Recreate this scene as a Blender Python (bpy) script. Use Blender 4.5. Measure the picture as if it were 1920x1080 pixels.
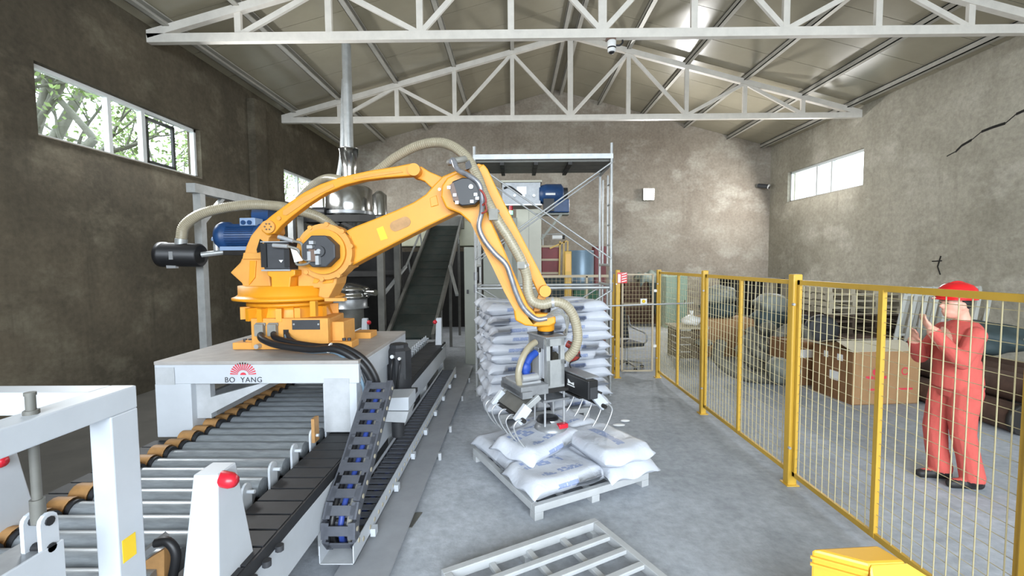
import bpy, bmesh, math, random
from mathutils import Vector, Matrix, Euler
random.seed(7)
for _o in list(bpy.data.objects): bpy.data.objects.remove(_o)
SC = bpy.context.scene
C = SC.collection
PI = math.pi
R = math.radians

# ---------------------------------------------------------------- camera
FPX = 840.0
CAM = Vector((0, 0, 2.0))
YAW, PITCH, ROLL = math.atan(6/FPX), math.atan(48/FPX), -0.007
cm = Matrix.Rotation(YAW, 3, 'Z') @ Matrix.Rotation(PI/2 - PITCH, 3, 'X') @ Matrix.Rotation(ROLL, 3, 'Z')
cd = bpy.data.cameras.new('camera'); cam = bpy.data.objects.new('camera', cd); C.objects.link(cam)
cam.matrix_world = Matrix.Translation(CAM) @ cm.to_4x4()
cd.sensor_width = 36; cd.lens = 36*FPX/1920; cd.clip_start = 0.05; cd.clip_end = 300
SC.camera = cam

# ---------------------------------------------------------------- world, light, exposure
W = bpy.data.worlds.new('overcast_sky'); SC.world = W; W.use_nodes = True
_n = W.node_tree.nodes; _l = W.node_tree.links; _n.clear()
_bg = _n.new('ShaderNodeBackground'); _ou = _n.new('ShaderNodeOutputWorld')
_bg.inputs[0].default_value = (0.86, 0.93, 1.0, 1); _bg.inputs[1].default_value = 7.0
_l.new(_bg.outputs[0], _ou.inputs[0])
def area(name, loc, rot, sx, sy, power, col):
    d = bpy.data.lights.new(name, 'AREA'); d.shape = 'RECTANGLE'; d.size = sx; d.size_y = sy
    d.energy = power; d.color = col
    o = bpy.data.objects.new(name, d); C.objects.link(o); o.location = loc; o.rotation_euler = rot
    return o
area('door_daylight', (1.4, -5.9, 4.0), (R(52), 0, 0), 11.0, 4.2, 1800, (0.80, 0.90, 1.0))
area('window_daylight', (-5.6, 7.0, 4.03), (0, R(-68), 0), 0.85, 2.8, 260, (0.95, 0.98, 1.0))
area('window_daylight', (-5.6, 12.8, 4.0), (0, R(-68), 0), 0.80, 2.7, 110, (0.95, 0.98, 1.0))
area('window_daylight', (8.42, 12.8, 4.3), (0, R(68), 0), 0.85, 2.9, 200, (1.0, 0.98, 0.95))
SC.view_settings.view_transform = 'Standard'; SC.view_settings.look = 'None'
SC.view_settings.exposure = 0.0; SC.view_settings.gamma = 1.0
SC.view_settings.use_curve_mapping = False

# ---------------------------------------------------------------- measuring helper: pixel of the photo + one known coordinate
def P(u, v, Y=None, Z=None, X=None):
    d = cm @ Vector(((u-960)/FPX, -(v-540)/FPX, -1))
    if Y is not None: t = (Y-CAM.y)/d.y
    elif Z is not None: t = (Z-CAM.z)/d.z
    else: t = (X-CAM.x)/d.x
    return CAM + d*t

# ---------------------------------------------------------------- materials
def lin(c):
    if isinstance(c, str):
        c = [int(c[i:i+2], 16)/255 for i in (0, 2, 4)]
        c = [x/12.92 if x <= .04045 else ((x+.055)/1.055)**2.4 for x in c]
    return (c[0], c[1], c[2], 1)
MATS = {}
def mat(name, col, rough=.5, metal=0.0, var=0.0, scale=4.0, col2=None, bump=0.0, bscale=None, emit=None, estr=0, detail=5, spec=.5, stretch=None):
    if name in MATS: return MATS[name]
    m = bpy.data.materials.new(name); m.use_nodes = True; MATS[name] = m
    n = m.node_tree.nodes; l = m.node_tree.links
    b = n['Principled BSDF']
    c = lin(col)
    b.inputs['Base Color'].default_value = c; b.inputs['Roughness'].default_value = rough
    b.inputs['Metallic'].default_value = metal; b.inputs['Specular IOR Level'].default_value = spec
    if emit:
        b.inputs['Emission Color'].default_value = lin(emit); b.inputs['Emission Strength'].default_value = estr
    if var or col2 or bump:
        tc = n.new('ShaderNodeTexCoord'); src = tc.outputs['Object']
        if stretch:
            mp = n.new('ShaderNodeMapping'); mp.inputs['Scale'].default_value = stretch
            l.new(src, mp.inputs[0]); src = mp.outputs[0]
    if var or col2:
        nz = n.new('ShaderNodeTexNoise'); nz.inputs['Scale'].default_value = scale; nz.inputs['Detail'].default_value = detail
        nz.inputs['Roughness'].default_value = .62
        l.new(src, nz.inputs['Vector'])
        cr = n.new('ShaderNodeValToRGB')
        cr.color_ramp.elements[0].position = .32; cr.color_ramp.elements[1].position = .68
        c2 = lin(col2) if col2 else tuple(x*(1-var) for x in c[:3])+(1,)
        cr.color_ramp.elements[0].color = c2; cr.color_ramp.elements[1].color = c
        l.new(nz.outputs['Fac'], cr.inputs[0]); l.new(cr.outputs[0], b.inputs['Base Color'])
    if bump:
        nb = n.new('ShaderNodeTexNoise'); nb.inputs['Scale'].default_value = bscale or scale*4; nb.inputs['Detail'].default_value = 4
        l.new(src, nb.inputs['Vector'])
        bp = n.new('ShaderNodeBump'); bp.inputs['Strength'].default_value = bump; bp.inputs['Distance'].default_value = .02
        l.new(nb.outputs['Fac'], bp.inputs['Height']); l.new(bp.outputs[0], b.inputs['Normal'])
    return m

def plaster(name, base, dark, light, seed, streak=.25):
    """cement plaster: large blotches, trowel patches, vertical water streaks, fine grain"""
    m = bpy.data.materials.new(name); m.use_nodes = True; MATS[name] = m
    n = m.node_tree.nodes; l = m.node_tree.links; b = n['Principled BSDF']
    b.inputs['Roughness'].default_value = .92; b.inputs['Specular IOR Level'].default_value = .2
    tc = n.new('ShaderNodeTexCoord')
    def noise(scale, det, sc=(1, 1, 1), off=0):
        mp = n.new('ShaderNodeMapping'); mp.inputs['Scale'].default_value = sc; mp.inputs['Location'].default_value = (seed+off, seed*2, off)
        l.new(tc.outputs['Object'], mp.inputs[0])
        z = n.new('ShaderNodeTexNoise'); z.inputs['Scale'].default_value = scale; z.inputs['Detail'].default_value = det; z.inputs['Roughness'].default_value = .65
        l.new(mp.outputs[0], z.inputs['Vector']); return z.outputs['Fac']
    def mix(f, a, bb):
        x = n.new('ShaderNodeMix'); x.data_type = 'RGBA'
        if isinstance(f, float): x.inputs[0].default_value = f
        else: l.new(f, x.inputs[0])
        for i, q in ((6, a), (7, bb)):
            if isinstance(q, tuple): x.inputs[i].default_value = q
            else: l.new(q, x.inputs[i])
        return x.outputs[2]
    def ramp(f, a, bb):
        r = n.new('ShaderNodeMapRange'); r.inputs[1].default_value = a; r.inputs[2].default_value = bb
        l.new(f, r.inputs[0]); return r.outputs[0]
    c = mix(ramp(noise(.55, 6), .38, .62), lin(dark), lin(base))
    c = mix(ramp(noise(.9, 7, (1, 1, 1.6), 5), .52, .66), c, lin(light))
    c = mix(ramp(noise(1.2, 4, (2.2, 2.2, .22), 9), .56, .75), c, lin(dark))
    g = noise(14, 6, off=3)
    g2 = n.new('ShaderNodeMapRange'); g2.inputs[1].default_value = .3; g2.inputs[2].default_value = .7; g2.inputs[3].default_value = .8; g2.inputs[4].default_value = 1.12
    l.new(g, g2.inputs[0])
    mm = n.new('ShaderNodeMix'); mm.data_type = 'RGBA'; mm.blend_type = 'MULTIPLY'; mm.inputs[0].default_value = 1
    l.new(c, mm.inputs[6]); l.new(g2.outputs[0], mm.inputs[7]); l.new(mm.outputs[2], b.inputs['Base Color'])
    bp = n.new('ShaderNodeBump'); bp.inputs['Strength'].default_value = .35; bp.inputs['Distance'].default_value = .02
    l.new(noise(6, 8, off=7), bp.inputs['Height']); l.new(bp.outputs[0], b.inputs['Normal'])
    return m

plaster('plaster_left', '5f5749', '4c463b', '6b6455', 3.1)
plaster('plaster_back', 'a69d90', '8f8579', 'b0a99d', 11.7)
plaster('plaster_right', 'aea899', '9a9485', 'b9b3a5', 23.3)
plaster('concrete_floor', 'aeb3ba', '9ba0a6', 'b8bdc4', 41.0)
MATS['concrete_floor'].node_tree.nodes['Principled BSDF'].inputs['Roughness'].default_value = .75
mat('roof_panel', 'a39c88', .24, 0, .12, 1.2, bump=.16, bscale=1.3)
mat('truss_white', 'e6e0d6', .5, 0, .12, 6)
mat('galvanised', 'aeb0af', .4, .35, .2, 9)
mat('purlin', 'b9b6ad', .5, .2, .15, 4)
mat('white_paint', 'bfc4ca', .45, 0, .07, 5)
mat('white_worn', 'b7babd', .5, 0, .2, 7)
mat('table_top', 'a8a39e', .65, 0, .22, 5)
mat('robot_yellow', 'df951d', .45, 0, .07, 5)
mat('robot_dusty', 'd89a48', .6, 0, .14, 7)
mat('black_plastic', '1b1b1d', .45)
mat('black_dusty', '2c2d30', .6, 0, .35, 10)
mat('dark_motor', '3a3b3e', .5, 0, .2, 12)
mat('silver', 'b4b6b8', .32, .45)
mat('steel', '97999b', .38, .45, .25, 9)
mat('roller_steel', 'a2a8ad', .36, .35, .35, 7, stretch=(1, 6, 6))
mat('stainless', 'a9a8a4', .2, .95)
mat('dark_steel', '2e2c2a', .6, .3, .4, 6)
mat('grey_post', '6d6c66', .6, .1, .3, 5)
mat('tan_drum', 'b98c58', .55, 0, .3, 12)
mat('clear_hose', '9f967f', .35, 0, .15, 20)
mat('hose_rib', 'ada48e', .4)
mat('loom_grey', 'a9aab0', .3, .55, .35, 25)
mat('blue_motor', '1f4677', .42, 0, .25, 10)
mat('blue_bright', '1f4498', .5)
mat('cable_blue', '2a3f86', .5)
mat('dark_floor', '4a4741', .95, 0, .3, 2.2)
mat('lightblue_box', '8fa6c6', .45)
mat('fence_yellow', 'cda338', .45, 0, .1, 6)
mat('wire_beige', 'bdb189', .5)
mat('gate_beige', 'b5a78d', .55)
mat('yellow_cover', 'dca636', .38, 0, .06, 4)
mat('red_lens', 'c02030', .3)
mat('red_paint', 'cf2024', .25)
mat('sticker_yellow', 'f2cb1c', .5)
mat('sticker_white', 'e6e6e4', .5)
mat('chain_grey', '54575f', .5, 0, .25, 14)
mat('plate_grey', '9a9da2', .6, .05, .15, 5)
mat('belt_green', '1d2a26', .8, 0, .4, 5, col2='33342f')
mat('cream_panel', 'c6c6ab', .4, 0, .15, 3)
mat('cabinet_grey', '8d9086', .5, 0, .1, 3)
mat('cabinet_beige', 'b9b7a6', .4, 0, .08, 3)
mat('bin_green', '2c6b4c', .5, 0, .2, 5)
mat('bin_blue', '7890a2', .35, .2, .15, 3)
mat('red_hopper', '7a1c20', .5, 0, .3, 4)
mat('cardboard', 'a37e57', .8, 0, .15, 6)
mat('cardboard_dark', '8a6340', .8, 0, .2, 6)
mat('cardboard_flap', 'c6bda8', .8, 0, .12, 6)
mat('wood_pale', 'b4aa94', .8, 0, .25, 8)
mat('wood_dark', '5b4c3e', .85, 0, .35, 8)  # also carries the shade on the lower stacked pallets
mat('rust', '5b4438', .8, .2, .45, 5)
mat('rubber_grey', '8a8880', .6, 0, .2, 9)
mat('hose_grey', '69675d', .65, 0, .25, 9)
mat('sack_woven', '7d817a', .6, 0, .2, 6, bump=.5, bscale=9)
mat('tarp_dark', '3b4a4c', .7, 0, .3, 6, bump=.4, bscale=7)
mat('tarp_grey', '8b968d', .6, 0, .25, 7, bump=.5, bscale=9)
mat('brick', '6e5546', .9, 0, .35, 6)
mat('teal_door', '8fb3a3', .5, 0, .1, 3)
mat('chair_mesh', '33363a', .7)
mat('chrome', 'd8d8d8', .12, 1)
mat('coverall', 'c2564d', .9, 0, .16, 7, bump=.5, bscale=9)
mat('skin', 'd9a08a', .55, 0, .08, 9)
mat('boot', '1d1b1b', .6)
mat('hair', '161412', .7)
mat('logo_red', 'cf3d4c', .5)
mat('logo_black', '3c3c40', .5)
mat('bark', '7b7b70', .9, 0, .3, 9)
mat('foliage', '93ab68', .7, 0, .3, 2)
mat('upvc', 'd9dbda', .4)
mat('lamp_lens', 'ffffff', .4, emit='ffffff', estr=90)
mat('lens_green', '6fe0a0', .4, emit='80f0b0', estr=3)
mat('crack_dark', '1d1a16', .95)
mat('tan_cable', '6a5448', .5)
mat('copper_red', '9c3b32', .5, 0, .3, 30)
mat('earth', '83827b', .95, 0, .25, 1.5)

def glass_mat():
    m = bpy.data.materials.new('window_glass'); m.use_nodes = True; MATS['window_glass'] = m
    n = m.node_tree.nodes; l = m.node_tree.links; n.clear()
    t = n.new('ShaderNodeBsdfTransparent'); t.inputs[0].default_value = (.93, .96, .95, 1)
    g = n.new('ShaderNodeBsdfGlossy'); g.inputs['Roughness'].default_value = .02
    x = n.new('ShaderNodeMixShader'); x.inputs[0].default_value = .07
    o = n.new('ShaderNodeOutputMaterial')
    l.new(t.outputs[0], x.inputs[1]); l.new(g.outputs[0], x.inputs[2]); l.new(x.outputs[0], o.inputs[0])
glass_mat()

def sack_mat(name, prints):
    """white woven plastic sack; prints = list of (x0,x1,y0,y1, face) rectangles of broken blue lettering in object space"""
    m = bpy.data.materials.new(name); m.use_nodes = True; MATS[name] = m
    n = m.node_tree.nodes; l = m.node_tree.links; b = n['Principled BSDF']
    b.inputs['Roughness'].default_value = .42
    tc = n.new('ShaderNodeTexCoord'); sp = n.new('ShaderNodeSeparateXYZ'); l.new(tc.outputs['Object'], sp.inputs[0])
    def M(op, a, bb=None):
        x = n.new('ShaderNodeMath'); x.operation = op
        for i, q in enumerate((a, bb)):
            if q is None: continue
            if isinstance(q, (int, float)): x.inputs[i].default_value = q
            else: l.new(q, x.inputs[i])
        return x.outputs[0]
    def inside(o, a, bb): return M('MULTIPLY', M('GREATER_THAN', o, a), M('LESS_THAN', o, bb))
    tot = None
    for (ax, a0, a1, bx, b0, b1, side, cells, thr) in prints:
        f = M('MULTIPLY', inside(sp.outputs[ax], a0, a1), inside(sp.outputs[bx], b0, b1))
        f = M('MULTIPLY', f, M('GREATER_THAN' if side[1] > 0 else 'LESS_THAN', sp.outputs[side[0]], side[2]))
        mp = n.new('ShaderNodeMapping'); mp.inputs['Scale'].default_value = cells; l.new(tc.outputs['Object'], mp.inputs[0])
        v = n.new('ShaderNodeTexVoronoi'); v.distance = 'CHEBYCHEV'; v.feature = 'F1'; v.inputs['Scale'].default_value = 1
        l.new(mp.outputs[0], v.inputs['Vector'])
        f = M('MULTIPLY', f, M('LESS_THAN', v.outputs['Distance'], thr))
        tot = f if tot is None else M('MAXIMUM', tot, f)
    nz = n.new('ShaderNodeTexNoise'); nz.inputs['Scale'].default_value = 5; nz.inputs['Detail'].default_value = 4; l.new(tc.outputs['Object'], nz.inputs['Vector'])
    cr = n.new('ShaderNodeValToRGB'); cr.color_ramp.elements[0].color = lin('b6bac2'); cr.color_ramp.elements[1].color = lin('c8ccd4')
    l.new(nz.outputs['Fac'], cr.inputs[0])
    x = n.new('ShaderNodeMix'); x.data_type = 'RGBA'; l.new(tot, x.inputs[0]); l.new(cr.outputs[0], x.inputs[6]); x.inputs[7].default_value = lin('8a97b8')
    l.new(x.outputs[2], b.inputs['Base Color'])
    nb = n.new('ShaderNodeTexNoise'); nb.inputs['Scale'].default_value = 9; nb.inputs['Detail'].default_value = 5; nb.inputs['Distortion'].default_value = .6
    l.new(tc.outputs['Object'], nb.inputs['Vector'])
    bp = n.new('ShaderNodeBump'); bp.inputs['Strength'].default_value = .55; bp.inputs['Distance'].default_value = .02
    l.new(nb.outputs['Fac'], bp.inputs['Height']); l.new(bp.outputs[0], b.inputs['Normal'])
sack_mat('sack_side_print', [(0, -.14, .06, 2, -.022, .022, (1, -1, -.1), (60, 60, 60), .62),
                             (0, -.25, .25, 1, -.1, .02, (2, 1, .02), (22, 16, 1), .42)])
sack_mat('sack_top_print', [(0, -.27, .12, 1, .02, .15, (2, 1, .01), (18, 14, 1), .42), (0, -.22, .2, 1, -.15, -.09, (2, 1, .01), (40, 30, 1), .45),
                            (0, -.14, .06, 2, -.022, .022, (1, -1, -.1), (60, 60, 60), .62)])
sack_mat('sack_band_print', [(0, -.24, .22, 1, -.05, .03, (2, 1, .01), (80, 60, 1), .66), (0, -.14, .06, 2, -.022, .022, (1, -1, -.1), (60, 60, 60), .62)])

# ---------------------------------------------------------------- mesh helpers
WM = {}                                   # world matrix of every object built here
class MB:
    def __init__(s): s.v = []; s.f = []; s.sm = []
    def add(s, vs, fs, smooth=False):
        k = len(s.v); s.v += [tuple(x) for x in vs]
        for f in fs: s.f.append([i+k for i in f]); s.sm.append(smooth)
        return s
    def box(s, x0, x1, y0, y1, z0, z1):
        vs = [(x0,y0,z0),(x1,y0,z0),(x1,y1,z0),(x0,y1,z0),(x0,y0,z1),(x1,y0,z1),(x1,y1,z1),(x0,y1,z1)]
        return s.add(vs, [(0,3,2,1),(4,5,6,7),(0,1,5,4),(1,2,6,5),(2,3,7,6),(3,0,4,7)])
    def obox(s, c, sz, rot=None):
        m = rot if rot is not None else Matrix.Identity(3)
        a, b, d = sz[0]/2, sz[1]/2, sz[2]/2
        vs = [Vector(c) + m @ Vector((x*a, y*b, z*d)) for z in (-1, 1) for x, y in ((-1,-1),(1,-1),(1,1),(-1,1))]
        return s.add(vs, [(0,3,2,1),(4,5,6,7),(0,1,5,4),(1,2,6,5),(2,3,7,6),(3,0,4,7)])
    def beam(s, p, q, w, h, up=(0, 0, 1)):
        p, q = Vector(p), Vector(q); d = (q-p); L = d.length; d.normalize()
        u = Vector(up)
        if abs(d.dot(u)) > .99: u = Vector((0, 1, 0))
        x = d.cross(u).normalized(); z = x.cross(d).normalized()
        m = Matrix((x, d, z)).transposed()
        return s.obox((p+q)/2, (w, L, h), m)
    def cyl(s, p, q, r, n=16, r2=None, caps=True):
        return s.tube([p, q], [r, r if r2 is None else r2], n, caps)
    def tube(s, pts, r, n=10, caps=True):
        pts = [Vector(p) for p in pts]
        if not isinstance(r, (list, tuple)): r = [r]*len(pts)
        k = len(pts); rings = []
        t0 = (pts[1]-pts[0]).normalized()
        a = t0.cross(Vector((0, 0, 1)))
        if a.length < .05: a = t0.cross(Vector((0, 1, 0)))
        a.normalize(); vs = []
        for i, p in enumerate(pts):
            t = (pts[min(i+1, k-1)]-pts[max(i-1, 0)]).normalized()
            a = (a - t*a.dot(t)).normalized(); b = t.cross(a)
            for j in range(n):
                w = 2*PI*j/n; vs.append(p + (a*math.cos(w)+b*math.sin(w))*r[i])
        fs = [(i*n+j, i*n+(j+1) % n, (i+1)*n+(j+1) % n, (i+1)*n+j) for i in range(k-1) for j in range(n)]
        s.add(vs, fs, True)
        if caps:
            s.add(vs[:n], [tuple(range(n-1, -1, -1))]); s.add(vs[-n:], [tuple(range(n))])
        return s
    def prism(s, poly, depth, axis=(0, 1, 0)):
        d = Vector(axis)*depth; a = [Vector(p) for p in poly]; n = len(a)
        nrm = sum(((a[i]-a[0]).cross(a[(i+1) % n]-a[0]) for i in range(1, n)), Vector())
        if nrm.dot(d) > 0: a.reverse()
        b = [p+d for p in a]
        return s.add(a+b, [tuple(range(n)), tuple(range(2*n-1, n-1, -1))]+[((i+1) % n, i, i+n, (i+1) % n+n) for i in range(n)])
    def lathe(s, prof, c, n=24, axis=(0, 0, 1), smooth=True):
        ax = Vector(axis).normalized(); x = ax.cross(Vector((0, 0, 1)))
        if x.length < .05: x = Vector((1, 0, 0))
        x.normalize(); y = ax.cross(x); c = Vector(c)
        vs = [c+ax*h+(x*math.cos(2*PI*j/n)+y*math.sin(2*PI*j/n))*r for r, h in prof for j in range(n)]
        k = len(prof)
        s.add(vs, [(i*n+j, i*n+(j+1) % n, (i+1)*n+(j+1) % n, (i+1)*n+j) for i in range(k-1) for j in range(n)], smooth)
        s.add(vs[:n], [tuple(range(n-1, -1, -1))]); s.add(vs[-n:], [tuple(range(n))])
        return s
    def sphere(s, c, r, n=14, m=9, rot=None):
        if not isinstance(r, (tuple, list)): r = (r, r, r)
        vs = []; c = Vector(c)
        for i in range(m+1):
            th = PI*i/m
            for j in range(n):
                p = Vector((r[0]*math.sin(th)*math.cos(2*PI*j/n), r[1]*math.sin(th)*math.sin(2*PI*j/n), r[2]*math.cos(th)))
                vs.append(c+(rot @ p if rot else p))
        return s.add(vs, [(i*n+j, (i+1)*n+j, (i+1)*n+(j+1) % n, i*n+(j+1) % n) for i in range(m) for j in range(n)], True)
    def mesh(s, name, M=None):
        me = bpy.data.meshes.new(name)
        me.from_pydata([M @ Vector(v) for v in s.v] if M else s.v, [], s.f)
        me.polygons.foreach_set('use_smooth', s.sm); me.update()
        return me
    def build(s, name, material, parent=None, local=False, bevel=0, **tags):
        M = None if (local or parent is None) else WM[parent.name].inverted()
        if parent is not None and 'kind' not in tags and name not in ('emblem', 'box_print', 'camera_logo'):
            isl = s.islands()
            if 1 < len(isl) <= 24:
                for fs in isl:
                    t = MB(); mp = {}
                    for i in fs:
                        for v in s.f[i]:
                            if v not in mp: mp[v] = len(t.v); t.v.append(s.v[v])
                        t.f.append([mp[v] for v in s.f[i]]); t.sm.append(s.sm[i])
                    o = t.build_one(name, material, parent, M, bevel, tags)
                return o
        return s.build_one(name, material, parent, M, bevel, tags)
    def islands(s):
        """face sets of pieces that do not touch each other (bounding boxes apart)"""
        key = {}; par = list(range(len(s.v)))
        def find(a):
            while par[a] != a: par[a] = par[par[a]]; a = par[a]
            return a
        for i, v in enumerate(s.v):
            k = tuple(round(c, 4) for c in v)
            if k in key: par[find(i)] = find(key[k])
            else: key[k] = i
        for f in s.f:
            for v in f[1:]: par[find(v)] = find(f[0])
        g = {}
        for i, f in enumerate(s.f): g.setdefault(find(f[0]), []).append(i)
        if len(g) > 60: return [list(range(len(s.f)))]
        L = []
        for fs in g.values():
            vs = [s.v[v] for i in fs for v in s.f[i]]
            L.append([fs, [min(v[k] for v in vs)-.002 for k in range(3)], [max(v[k] for v in vs)+.002 for k in range(3)]])
        done = False
        while not done:
            done = True
            for a in range(len(L)):
                for b in range(a+1, len(L)):
                    if all(L[a][1][k] <= L[b][2][k] and L[b][1][k] <= L[a][2][k] for k in range(3)):
                        L[a] = [L[a][0]+L[b][0], [min(x, y) for x, y in zip(L[a][1], L[b][1])], [max(x, y) for x, y in zip(L[a][2], L[b][2])]]
                        L.pop(b); done = False; break
                if not done: break
        return [x[0] for x in L]
    def build_one(s, name, material, parent, M, bevel, tags):
        me = s.mesh(name, M)
        bm = bmesh.new(); bm.from_mesh(me); bmesh.ops.recalc_face_normals(bm, faces=bm.faces); bm.to_mesh(me); bm.free()
        me.materials.append(MATS[material])
        o = link(name, me, parent)
        if bevel:
            b = o.modifiers.new('bevel', 'BEVEL'); b.width = bevel; b.segments = 2; b.limit_method = 'ANGLE'; b.angle_limit = R(40)
        tag(o, **tags)
        return o
def link(name, data, parent=None, local=None):
    o = bpy.data.objects.new(name, data); C.objects.link(o)
    if parent: o.parent = parent
    if local is not None: o.matrix_basis = local
    WM[o.name] = (WM[parent.name] if parent else Matrix()) @ (local if local is not None else Matrix())
    return o
def tag(o, label=None, cat=None, group=None, kind=None):
    if label: o['label'] = label
    if cat: o['category'] = cat
    if group: o['group'] = group
    if kind: o['kind'] = kind
    return o
def thing(name, label, cat, loc=(0, 0, 0), rz=0, group=None, rot=None):
    M = Matrix.Translation(loc) @ (rot.to_matrix().to_4x4() if rot else Matrix.Rotation(rz, 4, 'Z'))
    o = link(name, None, None, M); o.empty_display_size = .1
    return tag(o, label, cat, group)
def copy_tree(o, M, label=None, group=None):
    c = o.copy(); C.objects.link(c); c.matrix_basis = M; WM[c.name] = M
    if label: c['label'] = label
    if group: c['group'] = group
    for ch in list(o.children):
        d = ch.copy(); C.objects.link(d); d.parent = c; WM[d.name] = M @ ch.matrix_basis
        for g in list(ch.children):
            e = g.copy(); C.objects.link(e); e.parent = d
    return c
def inst(name, me, parent, M):          # a part that shares mesh data; M is local to parent
    return link(name, me, parent, M)
def spline(pts, k=8):
    """Catmull-Rom through the points"""
    p = [Vector(x) for x in pts]; p = [p[0]*2-p[1]]+p+[p[-1]*2-p[-2]]; out = []
    for i in range(1, len(p)-2):
        for j in range(k):
            t = j/k; a, b, c, d = p[i-1], p[i], p[i+1], p[i+2]
            out.append(.5*((2*b)+(c-a)*t+(2*a-5*b+4*c-d)*t*t+(3*b-a-3*c+d)*t**3))
    out.append(p[-2]); return out
def pp(poly, Y): return [P(u, v, Y=Y) for u, v in poly]
ORD = ['topmost', 'second', 'third', 'fourth', 'fifth', 'sixth', 'seventh', 'eighth', 'ninth', 'tenth', 'eleventh', 'twelfth']

# ================================================================ the room
XL, XR, YF, YB, HE = -5.8, 8.6, -6.5, 15.3, 5.6      # walls, front, back, height of the truss seat
XC = (XL+XR)/2; SL = .268                            # ridge, roof slope
def roofz(x): return HE+.10+SL*((XR-XL)/2-abs(x-XC))
MB().box(XL-.3, XR+.3, YF-.3, YB+.3, -.25, 0).build('floor', 'concrete_floor', kind='structure')
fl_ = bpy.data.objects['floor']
MB().box(XL, -2.88, YF, 8.2, 0, .004).build('dark_floor_strip', 'dark_floor', fl_)  # floor is darker in this strip left of the conveyor
MB().box(-80, 80, -80, 80, -.6, -.26).build('ground', 'earth', kind='structure')
# walls with window openings
WL = [(5.52, 8.39, 3.59, 4.48), (11.38, 14.2, 3.57, 4.42)]
WR = [(11.25, 14.33, 3.83, 4.76)]
def side_wall(name, x0, x1, wins, m):
    mb = MB(); y = YF; H = roofz(XL)+.10
    for (a, b, z0, z1) in wins:
        mb.box(x0, x1, y, a, 0, H); mb.box(x0, x1, a, b, 0, z0); mb.box(x0, x1, a, b, z1, H); y = b
    mb.box(x0, x1, y, YB, 0, H)
    return mb.build(name, m, kind='structure')
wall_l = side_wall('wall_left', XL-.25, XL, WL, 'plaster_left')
wall_r = side_wall('wall_right', XR, XR+.25, WR, 'plaster_right')
MB().prism([(XL-.25, YB, 0), (XR+.25, YB, 0), (XR+.25, YB, roofz(XR+.25)+.1), (XC, YB, roofz(XC)+.1), (XL-.25, YB, roofz(XL-.25)+.1)], .25).build('wall_back', 'plaster_back', kind='structure')
wf = MB().box(XL, -4.3, YF-.25, YF, 0, HE+.1).box(7.1, XR, YF-.25, YF, 0, HE+.1).box(-4.3, 7.1, YF-.25, YF, 5.1, HE+.1)
wf.prism([(XL, YF-.25, HE+.1), (XR, YF-.25, HE+.1), (XC, YF-.25, roofz(XC))], .25)
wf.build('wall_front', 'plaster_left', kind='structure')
# pilasters on the left wall, the crack and plaster joints on the right wall
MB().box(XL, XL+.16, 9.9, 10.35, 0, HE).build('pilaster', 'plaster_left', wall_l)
cr = MB(); pts = [(1775, 293), (1792, 284), (1803, 273), (1822, 262), (1840, 247), (1860, 239), (1885, 231), (1905, 214), (1925, 205), (1960, 196)]
for i in range(len(pts)-1):
    a, b = P(*pts[i], X=XR-.004), P(*pts[i+1], X=XR-.004); w = .02+.035*math.sin(i*2.1)**2
    cr.add([a+Vector((0, 0, -w/2)), b+Vector((0, 0, -w/2)), b+Vector((0, 0, w/2)), a+Vector((0, 0, w/2)),
            a+Vector((.02, 0, -w/2)), b+Vector((.02, 0, -w/2)), b+Vector((.02, 0, w/2)), a+Vector((.02, 0, w/2))],
           [(0,1,2,3), (4,5,6,7), (0,1,5,4), (2,3,7,6)])
cr.build('crack', 'crack_dark', wall_r)
cr = MB()
for (a, b) in (((1764, 480), (1758, 500)), ((1758, 500), (1763, 515)), ((1748, 490), (1766, 489))):
    cr.tube([P(*a, X=XR-.004), P(*b, X=XR-.004)], .012, 5)
cr.build('broken_edge', 'crack_dark', wall_r)
# roof: two slopes of metre-wide sandwich panels, purlins under them
ceil = link('ceiling', None, None, Matrix.Translation((XC, 0, HE))); tag(ceil, kind='structure')
nx = math.sqrt(1+SL*SL)
for sgn in (-1, 1):
    half = (XR-XL)/2+.25; e = XL-.25 if sgn < 0 else XR+.25
    za, zb = roofz(e)+.10, roofz(XC)+.10
    me = None; y = YF-.2
    for k in range(23):
        y0 = YF-.2+k*1.0; y1 = min(y0+.988, YB+.22)
        mb = MB().prism([(e, y0, za), (XC, y0, zb), (XC, y0, zb+.08), (e, y0, za+.08)], y1-y0)
        mb.build('panel', 'roof_panel', ceil)
MB().prism([(XL-.3, YF-.2, roofz(XL-.3)+.19), (XC, YF-.2, roofz(XC)+.2), (XR+.3, YF-.2, roofz(XR+.3)+.19), (XR+.3, YF-.2, roofz(XR+.3)+.22), (XC, YF-.2, roofz(XC)+.23), (XL-.3, YF-.2, roofz(XL-.3)+.22)], YB-YF+.4).build('roof_cover', 'cabinet_grey', ceil)
ND = 1.44
nodes = [XC+i*ND for i in range(-5, 6)]
for i, x in enumerate(nodes):
    if abs(i-5) == 5: x = XC+(i-5)*ND*.955
    for dx in ((0,) if i != 5 else (-.16, .16)):
        z = roofz(x+dx)
        mb = MB().box(x+dx-.05, x+dx+.05, YF, YB, z-.03, z-.01).box(x+dx-.05, x+dx-.04, YF, YB, z-.03, z+.10).box(x+dx-.05, x+dx+.05, YF, YB, z+.075, z+.095)
        mb.build('purlin', 'purlin', ceil)
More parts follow.
